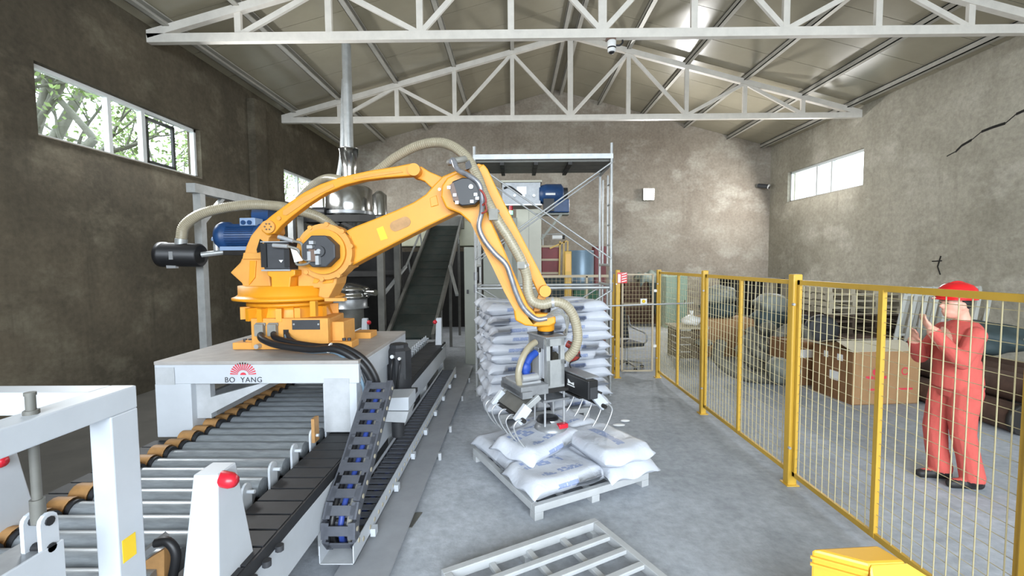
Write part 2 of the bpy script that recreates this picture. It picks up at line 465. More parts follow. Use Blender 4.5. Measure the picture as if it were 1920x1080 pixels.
# trusses
def truss(Y, label):
    t = thing('roof_truss', label, 'truss', (XC, Y, HE)); w = .10
    hs = (XR-XL)/2; zt = lambda x: roofz(x)-.06
    MB().box(XL, XR, Y-w/2, Y+w/2, HE-.085, HE+.05).build('bottom_chord', 'truss_white', t)
    for s in (-1, 1):
        MB().beam((XC+s*hs, Y, zt(XC+s*hs)), (XC, Y, zt(XC)), w, .125).build('top_chord', 'truss_white', t)
    zt2 = zt
    for i in range(-4, 5):
        x = XC+i*ND; MB().beam((x, Y, HE), (x, Y, zt2(x)), .10 if i else .13, .06, (0, 1, 0)).build('strut', 'truss_white', t)
    for i in (-3, -1, 1, 3):
        x = XC+i*ND
        for s in (-1, 1):
            x2 = x+s*ND
            MB().beam((x, Y, zt2(x)-.03), (x2, Y, HE+.02), .08, .05, (0, 1, 0)).build('diagonal', 'truss_white', t)
    for s in (-1, 1):
        x = XC+s*(hs-.05); MB().box(x-.25, x+.25, Y-.01, Y+.01, HE-.08, HE+.12).build('gusset', 'galvanised', t)
truss(7.3, 'nearer white steel roof truss spanning above the robot')
truss(11.4, 'farther white steel roof truss, its whole peak in view')
# windows
def window(name, X, y0, y1, z0, z1, mull, s):
    w = link(name, None, None, Matrix.Translation((X, (y0+y1)/2, z0))); tag(w, kind='structure')
    xa, xb = (X-.17, X-.09) if s < 0 else (X+.09, X+.17)
    f = MB().box(xa, xb, y0, y1, z0, z0+.05).box(xa, xb, y0, y1, z1-.05, z1).box(xa, xb, y0, y0+.05, z0, z1).box(xa, xb, y1-.05, y1, z0, z1)
    f.build('window_frame', 'upvc', w)
    for m, wd in mull: MB().box(xa, xb, m-wd/2, m+wd/2, z0+.05, z1-.05).build('mullion', 'upvc', w)
    e = [y0+.05]+[m for m, _ in mull]+[y1-.05]; xm = (xa+xb)/2
    for a, b in zip(e, e[1:]): MB().box(xm-.004, xm+.004, a, b, z0+.05, z1-.05).build('pane', 'window_glass', w)
    xi = X if s < 0 else X
    MB().box(min(X-s*-.0, X+s*.25), max(X, X+s*.25)+.0, y0, y1, z0-.0, z0+.012).build('window_sill', 'plaster_back', w)
    return w
w1 = window('window_1', XL, *WL[0], [(6.62, .06), (7.22, .07)], -1)
f = MB(); y0, y1, z0, z1 = 7.36, 7.98, 3.66, 4.41
f.box(XL-.21, XL-.17, y0, y1, z0, z0+.05).box(XL-.21, XL-.17, y0, y1, z1-.05, z1).box(XL-.21, XL-.17, y0, y0+.05, z0, z1).box(XL-.21, XL-.17, y1-.05, y1, z0, z1)
f.build('sash', 'black_dusty', w1)
window('window_2', XL, *WL[1], [(12.3, .06), (13.1, .06)], -1)
window('window_3', XR, *WR[0], [(12.5, .06), (13.1, .06)], 1)

# trees outside the left windows
def tree(name, label, base, h, rnd, spread, leaves, lo):
    t = thing(name, label, 'tree', base, group=None); rg = random.Random(rnd)
    tr = MB(); tips = []
    def grow(p, d, L, r, dep):
        pts = [p]; 
        for i in range(4):
            d = (d+Vector((rg.uniform(-.16, .16), rg.uniform(-.16, .16), rg.uniform(-.02, .12)))).normalized(); pts.append(pts[-1]+d*L/4)
        tr.tube(pts, [r*(1-.1*i) for i in range(5)], 7)
        if dep >= 2: tips.extend(pts[2:])
        if dep < 4:
            for k in range(3 if dep else 4):
                q = pts[rg.choice((2, 3, 4))]
                nd = (d+Vector((rg.uniform(-1, 1), rg.uniform(-1, 1), rg.uniform(-.35, .7)))).normalized()
                grow(q, nd, L*rg.uniform(.55, .8), r*.5, dep+1)
    grow(Vector((0, 0, 0)), Vector((0, 0, 1)), h, spread, 0)
    tr.build('trunk', 'bark', t, local=True)
    lf = MB()
    for i in range(leaves):
        c = rg.choice(tips)+Vector((rg.gauss(0, .22), rg.gauss(0, .22), rg.gauss(0, .22)))
        a = Vector((rg.uniform(-1, 1), rg.uniform(-1, 1), rg.uniform(-1, 1))).normalized()*.075
        b = a.cross(Vector((rg.uniform(-1, 1), rg.uniform(-1, 1), rg.uniform(-1, 1)))).normalized()*.04
        lf.add([c-a, c+b, c+a, c-b], [(0, 1, 2, 3)])
    lf.build('foliage', 'foliage', t, local=True, kind='stuff')
tree('broadleaf_tree', 'large tree with forked trunk filling the near left window', (-11.3, 9.6, -.26), 4.3, 5, .30, 3000, 3)
tree('broadleaf_tree', 'leafy tree seen through the sliding sash of the left window', (-12.6, 14.6, -.26), 3.8, 12, .15, 2600, 3)
tree('broadleaf_tree', 'leafy tree outside the small far left window', (-12.5, 23.0, -.26), 3.9, 31, .15, 2200, 3)

# ================================================================ roller conveyor
cv = thing('roller_conveyor', 'long powered roller conveyor running under the robot table', 'conveyor', (-2.0, 4.5, 0))
Y0, Y1, PT = 1.0, 8.0, .145
NR = int((Y1-Y0)/PT)
roll = MB().cyl((-2.56, 0, 0), (-1.64, 0, 0), .061, 16).mesh('roller'); roll.materials.append(MATS['roller_steel'])
drum = MB().cyl((-2.70, 0, 0), (-2.585, 0, 0), .072, 16, caps=False).cyl((-2.69, 0, 0), (-2.60, 0, 0), .05, 12).mesh('drive_drum'); drum.materials.append(MATS['tan_drum'])
core = MB().cyl((-2.588, 0, 0), (-2.56, 0, 0), .06, 14).mesh('drum_core'); core.materials.append(MATS['black_dusty'])
slat = MB().box(-1.555, -1.275, -.064, .064, -.02, .012).box(-1.555, -1.275, -.072, -.066, -.03, .0).mesh('slat'); slat.materials.append(MATS['black_dusty'])
brk = MB()
pts = [(0, -.045, -.06), (0, .045, -.06)]+[(0, .045*math.cos(a), .075+.045*math.sin(a)) for a in [PI*i/8 for i in range(9)]]
brk.prism(pts, .014, (1, 0, 0)); brk.cyl((.014, 0, .07), (.06, 0, .07), .012, 8)
brk = brk.mesh('end_bracket'); brk.materials.append(MATS['white_paint'])
OFF = Matrix.Translation(-Vector((-2.0, 4.5, 0)))
for k in range(NR):
    y = Y0+.07+k*PT
    inst('roller', roll, cv, OFF @ Matrix.Translation((0, y, .56)))
    d = inst('drive_drum', drum, cv, OFF @ Matrix.Translation((0, y, .575+(.012 if k % 2 else 0))))
    inst('drum_core', core, d, Matrix())
    inst('slat', slat, cv, OFF @ Matrix.Translation((0, y, .575)))
    if 2.2 < y < 3.9 and k % 2 == 0 or y > 4.8: inst('end_bracket', brk, cv, OFF @ Matrix.Translation((-1.615, y+.06, .58)))
MB().box(-1.274, -1.262, Y0, Y1, .515, .582).build('black_skirt', 'black_dusty', cv)
MB().box(-1.57, -1.56, Y0, Y1, .40, .555).build('black_skirt', 'black_dusty', cv)
MB().box(-1.36, -1.262, Y0, Y1, .28, .512).build('side_beam', 'white_paint', cv, bevel=.006)
MB().box(-2.80, -2.71, Y0, Y1, .30, .54).build('side_beam', 'white_paint', cv, bevel=.006)
MB().box(-2.80, -2.66, 3.9, Y1, .66, .72).box(-2.80, -2.755, 3.9, Y1, .54, .84).build('drive_cover', 'white_worn', cv)
for k in range(18): MB().box(-3.02, -2.81, Y0+.05+k*.145, Y0+.18+k*.145, .50, .535).build('cover_plate', 'black_dusty', cv)
MB().box(-2.6, -1.6, Y0, Y1, .36, .40).build('pan', 'dark_steel', cv)
for y in (1.3, 3.0, 4.7, 6.3, 7.8):
    for x in (-2.755, -1.318): MB().box(x-.045, x+.045, y-.045, y+.045, 0, .28 if x > -2 else .30).build('leg', 'white_worn', cv)
# small yellow stop blocks, orange guide plate with a cable loop near the camera
MB().box(-1.60, -1.575, 3.42, 3.50, .6, .79).build('stop_block', 'tan_drum', cv)
MB().prism([P(270, 1080, Y=1.95), P(272, 1052, Y=1.95), P(308, 1030, Y=1.95), P(308, 1085, Y=1.95)], .05).build('guide_plate', 'tan_drum', cv, label='orange guide plate')
a = P(246, 1058, Y=1.95); b = P(310, 1006, Y=2.0)
MB().beam(a, b, .06, .025).build('angle_rail', 'steel', cv)
MB().tube(spline([P(292, 1018, Y=1.92), P(315, 1016, Y=1.92), P(330, 1040, Y=1.92), P(322, 1090, Y=1.92)], 6), .02, 9).build('cable_loop', 'black_plastic', cv)

# white lift plates beside the conveyor with bolts (below the near sensor post)
for y in (1.78, 1.9, 2.02, 2.14, 2.26):
    MB().cyl((-1.245, y, .50), (-1.245, y, .53), .022, 8).build('bolt', 'dark_motor', cv)

# ---------------------------------------------------------------- sensor posts
def sensor(x, y, z0, h, face, label, big=False):
    t = thing('sensor_post', label, 'sensor', (x, y, z0), group='white sensor posts along the conveyor')
    w = .17 if big else .11
    xb_, xt_ = (.085, .055) if big else (.055, .045); yb_, yt_ = w/2+.05, w/2-.02
    vs = [(x+a*xb_, y+b*yb_, z0) for a, b in ((-1, -1), (1, -1), (1, 1), (-1, 1))]+[(x+a*xt_, y+b*yt_-(.02 if b < 0 else 0)*0, z0+h) for a, b in ((-1, -1), (1, -1), (1, 1), (-1, 1))]
    MB().add(vs, [(0, 3, 2, 1), (4, 5, 6, 7), (0, 1, 5, 4), (1, 2, 6, 5), (2, 3, 7, 6), (3, 0, 4, 7)]).build('bracket', 'white_paint', t, bevel=.006)
    MB().box(x-.09, x+.09, y-w/2-.12, y+w/2+.12, z0, z0+.012).build('foot_plate', 'white_paint', t)
    zc = z0+h-(.035 if big else .07); xs = x+(.05 if face > 0 else -.035); r_ = .036
    MB().lathe([(r_, 0), (r_, .05), (r_*.75, .075), (r_*.2, .083)], (xs, y-(.03 if big else .0), zc), 16, (face, -.35 if big else -1.2, 0)).build('lens', 'red_lens', t, label='round red lens')
sensor(-1.385, 2.0, .545, .52, 1, 'white sensor post with red lens in the foreground beside the near rollers', True)
sensor(-2.72, 2.25, .545, .50, 1, 'sensor post with red lens at the left edge of the picture', True)
sensor(-1.33, 7.75, .545, .50, -1, 'small white sensor post at the foot of the belt conveyor, right side')
sensor(-2.62, 7.75, .545, .50, 1, 'small white sensor post behind the robot base, left of belt conveyor')

# ---------------------------------------------------------------- white press frame in the left foreground
pf = thing('press_frame', 'white welded portal frame with hanging screw rod in left foreground', 'frame', (-1.58, 1.7, .3))
xr = -1.52; zt = 1.52
MB().box(xr-.10, xr, .6, 1.76, zt-.09, zt).build('side_rail', 'white_paint', pf, bevel=.005)
MB().box(-2.75, xr-.10, 1.66, 1.76, zt-.09, zt).build('cross_rail', 'white_paint', pf, bevel=.005)
MB().box(xr-.085, xr-.0, 1.64, 1.76, .3, zt-.09).build('post', 'white_paint', pf, bevel=.005)
MB().box(-2.75, -2.66, 1.64, 1.76, .3, zt).build('post', 'white_paint', pf, bevel=.005)
rx = xr-.05; ry = 1.42
rp = P(57, 750, X=rx); ry = rp.y
zcl = P(66, 985, Y=ry).z-.03
rod = MB().cyl((rx, ry, zcl+.05), (rx, ry, zt+.07), .0135, 12).cyl((rx, ry, zt), (rx, ry, zt+.014), .021, 6).cyl((rx, ry, zt+.062), (rx, ry, zt+.072), .016, 10).cyl((rx, ry, zcl+.04), (rx, ry, zcl+.12), .02, 10)
rod.build('screw_rod', 'grey_post', pf)
q = MB()
for dx in (-.034, .022):
    pts = [(rx+dx, ry+.028*math.cos(a), zcl+.045+.028*math.sin(a)) for a in [PI*i/6 for i in range(7)]]+[(rx+dx, ry+.028*math.cos(a), zcl-.045+.028*math.sin(a)) for a in [PI+PI*i/6 for i in range(7)]]
    q.prism(pts, .013, (1, 0, 0))
q.build('clevis', 'white_paint', pf)
MB().cyl((rx-.04, ry, zcl+.045), (rx+.04, ry, zcl+.045), .015, 10).cyl((rx-.04, ry, zcl-.045), (rx+.04, ry, zcl-.045), .015, 10).build('pin', 'black_plastic', pf)
le = P(120, 1010, X=rx+.04)
MB().box(rx-.015, rx+.015, ry-.03, ry+.03, zcl-.12, zcl-.05).build('lug', 'white_paint', pf)
MB().box(rx+.03, rx+.04, le.y-.9, le.y, le.z-.22, le.z).build('lift_plate', 'white_paint', pf, bevel=.002)
MB().box(rx-.10, rx+.03, le.y-.9, le.y, le.z-.03, le.z-.01).build('lift_flange', 'steel', pf)
MB().box(xr+.0005, xr+.002, 1.655, 1.715, .85, .94).build('warning_sticker', 'sticker_yellow', pf, label='yellow warning sticker')

# ================================================================ robot table
tb = thing('robot_table', 'white steel portal table carrying the robot over the conveyor', 'table', (-2.15, 4.4, 0))
tx0, tx1, ty0, ty1, tz = -3.0, -1.30, 3.65, 5.25, 1.2
MB().box(tx0, tx1, ty0, ty1, tz-.03, tz).build('top_plate', 'table_top', tb, bevel=.004)
MB().box(tx0+.0, tx1-.0, ty0+.005, ty0+.09, tz-.19, tz-.03).build('front_beam', 'white_paint', tb, bevel=.004)
MB().box(tx0, tx1, ty1-.09, ty1-.005, tz-.19, tz-.03).build('back_beam', 'white_paint', tb, bevel=.004)
for x in (tx0, tx1-.12): MB().box(x, x+.12, ty0+.09, ty1-.09, tz-.23, tz-.03).build('side_beam', 'white_paint', tb, bevel=.004)
for y0, y1 in ((ty0, ty0+.16), (ty1-.16, ty1)):
    MB().box(tx0+.0, tx0+.30, y0, y1, .56, tz-.19).build('leg', 'white_paint', tb, bevel=.005)
    MB().box(tx1-.30, tx1-.02, y0, y1, .60, tz-.19).build('leg', 'white_paint', tb, bevel=.005)
MB().box(tx0+.28, tx0+.42, ty0+.06, ty0+.12, .70, tz-.19).prism([(tx0+.42, ty0+.06, .74), (tx0+.42, ty0+.06, .88), (tx0+.9, ty0+.06, 1.01), (tx0+.95, ty0+.06, 1.01)], .06).build('inner_brace', 'white_worn', tb)
MB().box(tx0+.01, tx0+.17, ty0-.003, ty0, 1.005, 1.15).box(tx1-.29, tx1-.08, ty0-.004, ty0, .6, 1.05).build('face_plate', 'white_worn', tb)
# right-hand gusset and travel drive
MB().prism([(tx1-.12, ty0+.5, .97), (tx1-.12, ty0+.9, .97), (tx1-.12, ty0+.9, .75), (tx1-.12, ty0+.8, .75)], .1, (1, 0, 0)).build('gusset', 'white_paint', tb)
m = MB(); mx, my = -1.22, 4.62
m.lathe([(.075, .66), (.12, .68), (.12, .78), (.105, .80), (.13, .81), (.13, 1.10), (.10, 1.13), (.10, 1.16), (.06, 1.17)], (mx, my, 0), 8, smooth=False)
m.lathe([(.12, .68), (.125, .7), (.125, .86), (.12, .88)], (mx, my, 0), 24)
m.build('drive_motor', 'black_dusty', tb, label='black servo motor with gearbox')
MB().tube(spline([(mx-.02, my-.13, 1.04), (mx-.02, my-.2, .98), (mx-.04, my-.19, .8), (mx-.05, my-.16, .66)], 5), .014, 8).tube(spline([(mx+.05, my-.13, 1.02), (mx+.05, my-.17, .95), (mx+.03, my-.17, .8), (mx+.01, my-.15, .66)], 5), .010, 8).build('motor_cable', 'black_plastic', tb)
MB().lathe([(.02, 0), (.02, .07)], (mx-.02, my-.12, 1.05), 8, (0, -1, .2)).lathe([(.016, 0), (.016, .06)], (mx+.05, my-.12, 1.03), 8, (0, -1, .2)).build('motor_plug', 'silver', tb)
MB().box(mx-.14, mx+.16, my-.16, my+.14, .62, .66).box(-1.36, mx-.1, my-.1, my+.1, .62, 1.0).build('motor_bracket', 'black_dusty', tb)
# white carriage arm under the motor
MB().prism([P(704, 760, Y=4.1), P(715, 747, Y=4.1), P(766, 745, Y=4.1), P(766, 770, Y=4.1), P(712, 770, Y=4.1)], .30).build('carriage_arm', 'white_paint', tb, bevel=.004)
MB().prism([P(702, 790, Y=4.1), P(712, 771, Y=4.1), P(766, 772, Y=4.1), P(760, 793, Y=4.1)], .25).build('carriage_arm', 'white_worn', tb, bevel=.004)
MB().cyl((-1.13, 4.2, .35), (-1.13, 4.2, .60), .06, 14).build('drive_pinion', 'black_dusty', tb)
# sunburst emblem and lettering on the front beam
cx = P(456, 710, Y=ty0).x; cz = P(456, 703, Y=ty0).z; e = MB()
for k in range(15):
    a = PI*(k+.25)/15; b = PI*(k+.75)/15
    e.prism([(cx+.045*math.cos(a), ty0+.003, cz+.04*math.sin(a)), (cx+.108*math.cos(a), ty0+.003, cz+.105*math.sin(a)), (cx+.108*math.cos(b), ty0+.003, cz+.105*math.sin(b)), (cx+.045*math.cos(b), ty0+.003, cz+.04*math.sin(b))], -.003)
e.prism([(cx+.024*math.cos(PI*i/10), ty0+.003, cz+.02*math.sin(PI*i/10)) for i in range(11)], -.003)
e.build('emblem', 'logo_red', tb, label='red sunburst emblem', kind='stuff')
def text(s, size, M, material, parent, name='lettering', sx=1.0, ext=.001):
    c = bpy.data.curves.new(name, 'FONT'); c.body = s; c.size = size; c.align_x = 'CENTER'; c.extrude = ext; c.space_character = 1.1
    o = bpy.data.objects.new(name, c); C.objects.link(o)
    dg = bpy.context.evaluated_depsgraph_get(); me = bpy.data.meshes.new_from_object(o.evaluated_get(dg)); bpy.data.objects.remove(o)
    me.transform((WM[parent.name].inverted() if parent else Matrix()) @ M @ Matrix.Diagonal((sx, 1, 1, 1)))
    me.materials.clear(); me.materials.append(MATS[material])
    return tag(link(name, me, parent), kind='stuff')
VERT = Matrix.Rotation(PI/2, 4, 'X')
text('BO  YANG', .062, Matrix.Translation((cx, ty0+.002, cz-.062)) @ VERT, 'logo_black', tb, sx=1.0)

# ================================================================ cable chain, tray, floor plate
ct = thing('cable_tray', 'long white open cable tray on the floor beside the conveyor', 'cable tray', (-1.12, 5.0, .08))
TX0, TX1, TY0, TY1, TZ = -1.25, -1.03, 2.72, 7.6, .10
MB().box(TX0, TX1, TY0, TY1, TZ, TZ+.006).build('tray_floor', 'white_worn', ct)
for x in (TX0, TX1-.006): MB().box(x, x+.006, TY0, TY1, TZ, TZ+.12).build('tray_side', 'white_paint', ct)
y = TY0+.35
while y < TY1:
    MB().box(TX1, TX1+.035, y-.03, y+.03, TZ-.02, TZ+.035).build('tray_clip', 'white_paint', ct); y += .62
MB().box(-1.14, -.80, 1.6, 8.3, .045, .06).prism([(-1.14, 8.3, .045), (-.80, 8.3, .045), (-1.14, 8.75, .045)], .015, (0, 0, 1)).build('rail_plate', 'plate_grey', label='flat grey steel plate on the floor under the cable tray', cat='plate')
rp_ = bpy.data.objects['rail_plate']
for y in (2.2, 3.4, 4.6, 5.8, 7.0, 8.1):
    MB().box(-1.1, -.83, y-.04, y+.04, 0, .045).build('foot', 'plate_grey', rp_)
for y in (4.45, 5.2, 6.4, 7.4):
    MB().cyl((-.78, y, 0), (-.78, y, .07), .02, 8).build('levelling_bolt', 'white_worn', rp_)

ch = thing('cable_chain', 'black drag chain dropping from the robot table into the tray', 'cable chain', (-1.12, 2.8, .15))
LW, LP = .195, .098
lk = MB()
for s in (-1, 1): lk.box(s*LW/2-.012, s*LW/2+.012, -.052, .052, -.04, .04)
lk.box(-LW/2, LW/2, -.03, .03, .028, .04).box(-LW/2, LW/2, -.03, .03, -.04, -.028)
for s in (-1, 1): lk.box(s*LW/2-.035 if s > 0 else -LW/2, LW/2 if s > 0 else -LW/2+.035, -.05, .05, .03, .04)
lk = lk.mesh('link'); lk.materials.append(MATS['chain_grey'])
pin = MB().cyl((LW/2+.010, 0, 0), (LW/2+.016, 0, 0), .016, 10).mesh('link_pin'); pin.materials.append(MATS['hose_rib'])
CHX = -1.14
path = [(TY1-.15-k*LP, TZ+.05) for k in range(48)]
y, z = path[-1]; path = [q for q in path if q[0] > 3.0]
bend = spline([(0, 3.0, TZ+.05), (0, 2.86, TZ+.065), (0, 2.79, TZ+.16), (0, 2.86, TZ+.30), (0, 3.12, .56), (0, 3.42, .78), (0, 3.72, .99)], 40)
acc = 0; last = bend[0]
for q in bend[1:]:
    acc += (q-last).length; last = q
    if acc >= LP: path.append((q.y, q.z)); acc = 0
cables = [[], [], []]
for k, (y, z) in enumerate(path):
    a = Vector(path[max(k-1, 0)]); b = Vector(path[min(k+1, len(path)-1)]); an = math.atan2(b.y-a.y, b.x-a.x)
    M = WM[ch.name].inverted() @ Matrix.Translation((CHX, y, z)) @ Matrix.Rotation(an, 4, 'X')
    l_ = inst('link', lk, ch, M)
    inst('link_pin', pin, l_, Matrix())
    for c_, dx in zip(cables, (-.06, .0, .055)): c_.append((CHX+dx, y, z))
for c_, mn in zip(cables, ('black_plastic', 'cable_blue', 'rubber_grey')): MB().tube(c_, .02, 7).build('cable', mn, ch)

# ================================================================ inclined belt conveyor beyond the rollers
bc = thing('inclined_conveyor', 'steep dark belt conveyor climbing from the rollers to the unpacking machine', 'conveyor', (-2.0, 9, 0))
a0, a1 = Vector((-1.98, 8.35, .58)), Vector((-2.02, 13.2, 3.1)); d = (a1-a0).normalized(); up = Vector((1, 0, 0)).cross(d)
MB().beam(a0, a1, .80, .05).build('belt', 'belt_green', bc)
for s in (-1, 1):
    o = Vector((s*.43, 0, 0)); MB().beam(a0+o+up*.02, a1+o+up*.02, .06, .16).build('side_rail', 'grey_post', bc)
n_ = 14
for k in range(1, n_):
    c_ = a0+(a1-a0)*k/n_+up*.028; MB().beam(c_-Vector((.38, 0, 0)), c_+Vector((.38, 0, 0)), .03, .012, up).build('cleat', 'belt_green', bc)
for s in (-1, 1):
    o = Vector((s*.50, 0, 0))
    MB().beam(a0+o+d*2.3+up*.32, a1+o+up*.32, .035, .035).build('guard_rail', 'galvanised', bc)
    q = a0+o+d*2.3+up*.32; MB().beam(q, q+Vector((s*.28, -.9, -.6)), .06, .05).build('guard_flare', 'galvanised', bc)
    for k in (2.6, 4.2):
        q = a0+o+d*k; MB().beam(q, q+up*.32, .03, .03, d).build('guard_post', 'galvanised', bc)
    for y in (9.2, 10.6, 12.3):
        zz = a0.z+(y-a0.y)*(a1.z-a0.z)/(a1.y-a0.y); MB().box(-2+s*.46-.03, -2+s*.46+.03, y-.03, y+.03, 0, zz).build('leg', 'grey_post', bc)
MB().box(-2.5, -1.5, 8.02, 8.4, .42, .56).build('tail_frame', 'plate_grey', bc)

# ================================================================ the robot (four-axis palletising arm)
rb = thing('palletising_robot', 'yellow four-axis palletising robot arm reaching over the sacks', 'robot', (-2.29, 4.55, 1.2))
RX, RY = -2.29, 4.55
YB_ = 'robot_yellow'; YD = 'robot_dusty'
def disc(c, r0, r1, y0, y1, n=32):           # ring or disc whose axis is Y, c = (x,z)
    return MB().lathe([(r1, y0), (r1, y1)], (c[0], 0, c[1]), n, (0, 1, 0))
# base
yb = 4.12
def xz(u, v, Y): q = P(u, v, Y=Y); return q.x, q.z
x0 = P(472, 650, Y=yb).x; x1 = P(616, 650, Y=yb).x; z1 = P(540, 597, Y=yb).z
MB().box(x0, x1, yb, yb+.04, 1.205, z1).build('connector_panel', YD, rb, bevel=.006)
MB().prism([(x0+.02, yb+.04, 1.2), (x1-.0, yb+.04, 1.2), (x1-.06, yb+.55, 1.2), (x0+.02, yb+.8, 1.2)], z1-1.2-.01, (0, 0, 1)).build('base_body', YD, rb, bevel=.01)
MB().box(x1-.02, x1+.10, yb+.12, yb+.42, 1.2, z1-.05).build('side_block', YD, rb, bevel=.008)
MB().prism([(x0-.02, yb+.05, 1.2), (x0-.14, yb+.1, 1.2), (x0-.14, yb+.75, 1.2), (x0-.02, yb+.8, 1.2)], .08, (0, 0, 1)).build('foot', YD, rb, bevel=.006)
MB().box(x0-.20, x0+.02, yb+.03, yb+.22, 1.2, 1.265).build('foot', YD, rb, bevel=.006)
MB().box(x1, x1+.20, yb+.05, yb+.24, 1.2, 1.265).build('foot', YD, rb, bevel=.006)
MB().box(x1, x1+.20, yb+.6, yb+.82, 1.2, 1.265).build('foot', YD, rb, bevel=.006)
b = MB()
for (x, y) in ((x0-.12, yb+.1), (x0-.07, yb+.1), (x1+.1, yb+.12), (x1+.15, yb+.12)): b.cyl((x, y, 1.265), (x, y, 1.29), .018, 6)
b.build('anchor_bolt', 'dark_motor', rb)
MB().box(P(548, 610, Y=yb).x, P(600, 610, Y=yb).x, yb-.004, yb, P(570, 618, Y=yb).z, P(570, 600, Y=yb).z).build('name_plate', 'dark_motor', rb)
b = MB()
for u in (551, 597): q = P(u, 608, Y=yb-.004); b.cyl((q.x, q.y, q.z), (q.x, q.y-.004, q.z), .009, 8)
b.build('plate_rivet', 'silver', rb)
MB().box(P(531, 610, Y=yb).x, P(541, 610, Y=yb).x, yb-.003, yb, P(536, 634, Y=yb).z, P(536, 618, Y=yb).z).build('cable_slot', 'black_plastic', rb)
for u in (490, 514):
    q = P(u, 617, Y=yb); MB().box(q.x-.04, q.x+.04, yb-.05, yb, q.z-.06, q.z+.05).box(q.x-.045, q.x+.045, yb-.02, yb, q.z+.03, q.z+.06).build('connector', 'rubber_grey', rb, bevel=.004)
q = P(487, 648, Y=yb); MB().cyl((q.x, yb, q.z), (q.x, yb-.06, q.z), .022, 10).build('gland', 'silver', rb)
# cables from the base to the drag chain
cabs = [[P(489, 628, Y=4.07), P(492, 636, Y=3.95), P(520, 647, Y=3.86), P(580, 655, Y=3.8), P(630, 655, Y=3.74), P(672, 678, Y=3.72), P(695, 710, Y=3.74), P(702, 738, Y=3.76)],
        [P(513, 626, Y=4.07), P(518, 634, Y=3.98), P(550, 643, Y=3.92), P(600, 650, Y=3.86), P(640, 650, Y=3.80), P(680, 672, Y=3.76), P(703, 704, Y=3.76), P(710, 735, Y=3.78)],
        [P(538, 625, Y=4.11), P(545, 636, Y=4.02), P(570, 647, Y=3.97), P(610, 655, Y=3.9), P(650, 664, Y=3.82), P(678, 690, Y=3.74), P(690, 720, Y=3.74), P(694, 738, Y=3.76)],
        [P(536, 628, Y=4.11), P(540, 650, Y=4.0), P(580, 660, Y=3.92), P(630, 662, Y=3.82), P(665, 690, Y=3.72), P(680, 720, Y=3.72), P(684, 742, Y=3.74)]]
for c_, r_, mn in zip(cabs, (.030, .028, .018, .014), ('black_plastic', 'black_plastic', 'black_dusty', 'bin_blue')):
    MB().tube(spline(c_, 7), r_, 10).build('power_cable', mn, rb)
for u, v in ((617, 652), (676, 680)):
    q = P(u, v, Y=3.78); MB().lathe([(.045, 0), (.045, .012)], q, 14, (1, 0, -.3)).build('cable_tie', 'sticker_white', rb)
# pedestal and turntable
MB().lathe([(.40, z1-.02), (.37, z1+.06), (.37, z1+.10), (.40, z1+.10), (.40, z1+.13), (.33, z1+.14)], (RX, RY, 0), 40).build('pedestal', YB_, rb)
b = MB()
for a in (-2.1, -1.75, -1.35, -1.0, -.4, .3, -2.6):
    c_ = Vector((RX+.40*math.cos(a), RY+.40*math.sin(a), z1+.03)); b.obox(c_, (.1, .05, .12), Matrix.Rotation(a, 3, 'Z'))
b.build('pedestal_rib', YB_, rb)
zt0 = P(545, 566, Y=RY-.5).z; zt1 = P(545, 538, Y=RY-.46).z
MB().lathe([(.40, zt0-.02), (.52, zt0), (.52, zt0+.02), (.49, zt0+.03), (.465, zt0+.05), (.465, zt1), (.1, zt1+.003)], (RX, RY, 0), 48).build('turntable', YB_, rb)
MB().box(P(640, 565, Y=4.3).x-.12, P(640, 565, Y=4.3).x+.07, 4.2, 4.26, zt0-.01, zt0+.02).build('stop_bar', YD, rb)
q = P(586, 575, Y=4.08); MB().box(q.x-.025, q.x+.025, 4.08, 4.14, q.z-.09, q.z+.05).build('stop_lug', YB_, rb)
# rotating column: left bracket, lug, right cheek
MB().prism(pp([(456, 484), (461, 462), (470, 442), (482, 427), (493, 414), (512, 418), (514, 436), (504, 446), (499, 470), (498, 486)], 4.32), .22).build('rear_bracket', YD, rb, bevel=.012)
MB().prism(pp([(456, 474), (497, 474), (498, 486), (454, 486)], 4.28), .30).build('bracket_cap', YD, rb, bevel=.006)
MB().prism(pp([(487, 448), (492, 452), (489, 472), (482, 474), (481, 468)], 4.31), .02).build('bracket_slot', 'crack_dark', rb)
MB().prism(pp([(431, 511), (450, 492), (453, 484), (500, 484), (508, 540), (456, 540), (453, 531)], 4.30), .5).build('column_left', YD, rb, bevel=.012)
MB().prism(pp([(468, 489), (480, 489), (478, 520), (466, 535)], 4.285), .02).build('column_rib', YB_, rb, bevel=.004)
MB().prism(pp([(558, 492), (558, 540), (598, 540), (596, 556), (614, 562), (630, 532), (632, 520), (640, 508), (656, 500), (657, 488), (610, 490)], 4.26), .26).build('column_right', YD, rb, bevel=.012)
MB().prism(pp([(590, 519), (606, 519), (594, 531), (586, 531)], 4.25), .02).prism(pp([(612, 517), (628, 512), (624, 530), (604, 532)], 4.25), .02).build('cheek_rib', YB_, rb, bevel=.003)
MB().prism(pp([(500, 500), (560, 500), (560, 540), (500, 540)], 4.55), .3).build('column_back', YB_, rb)
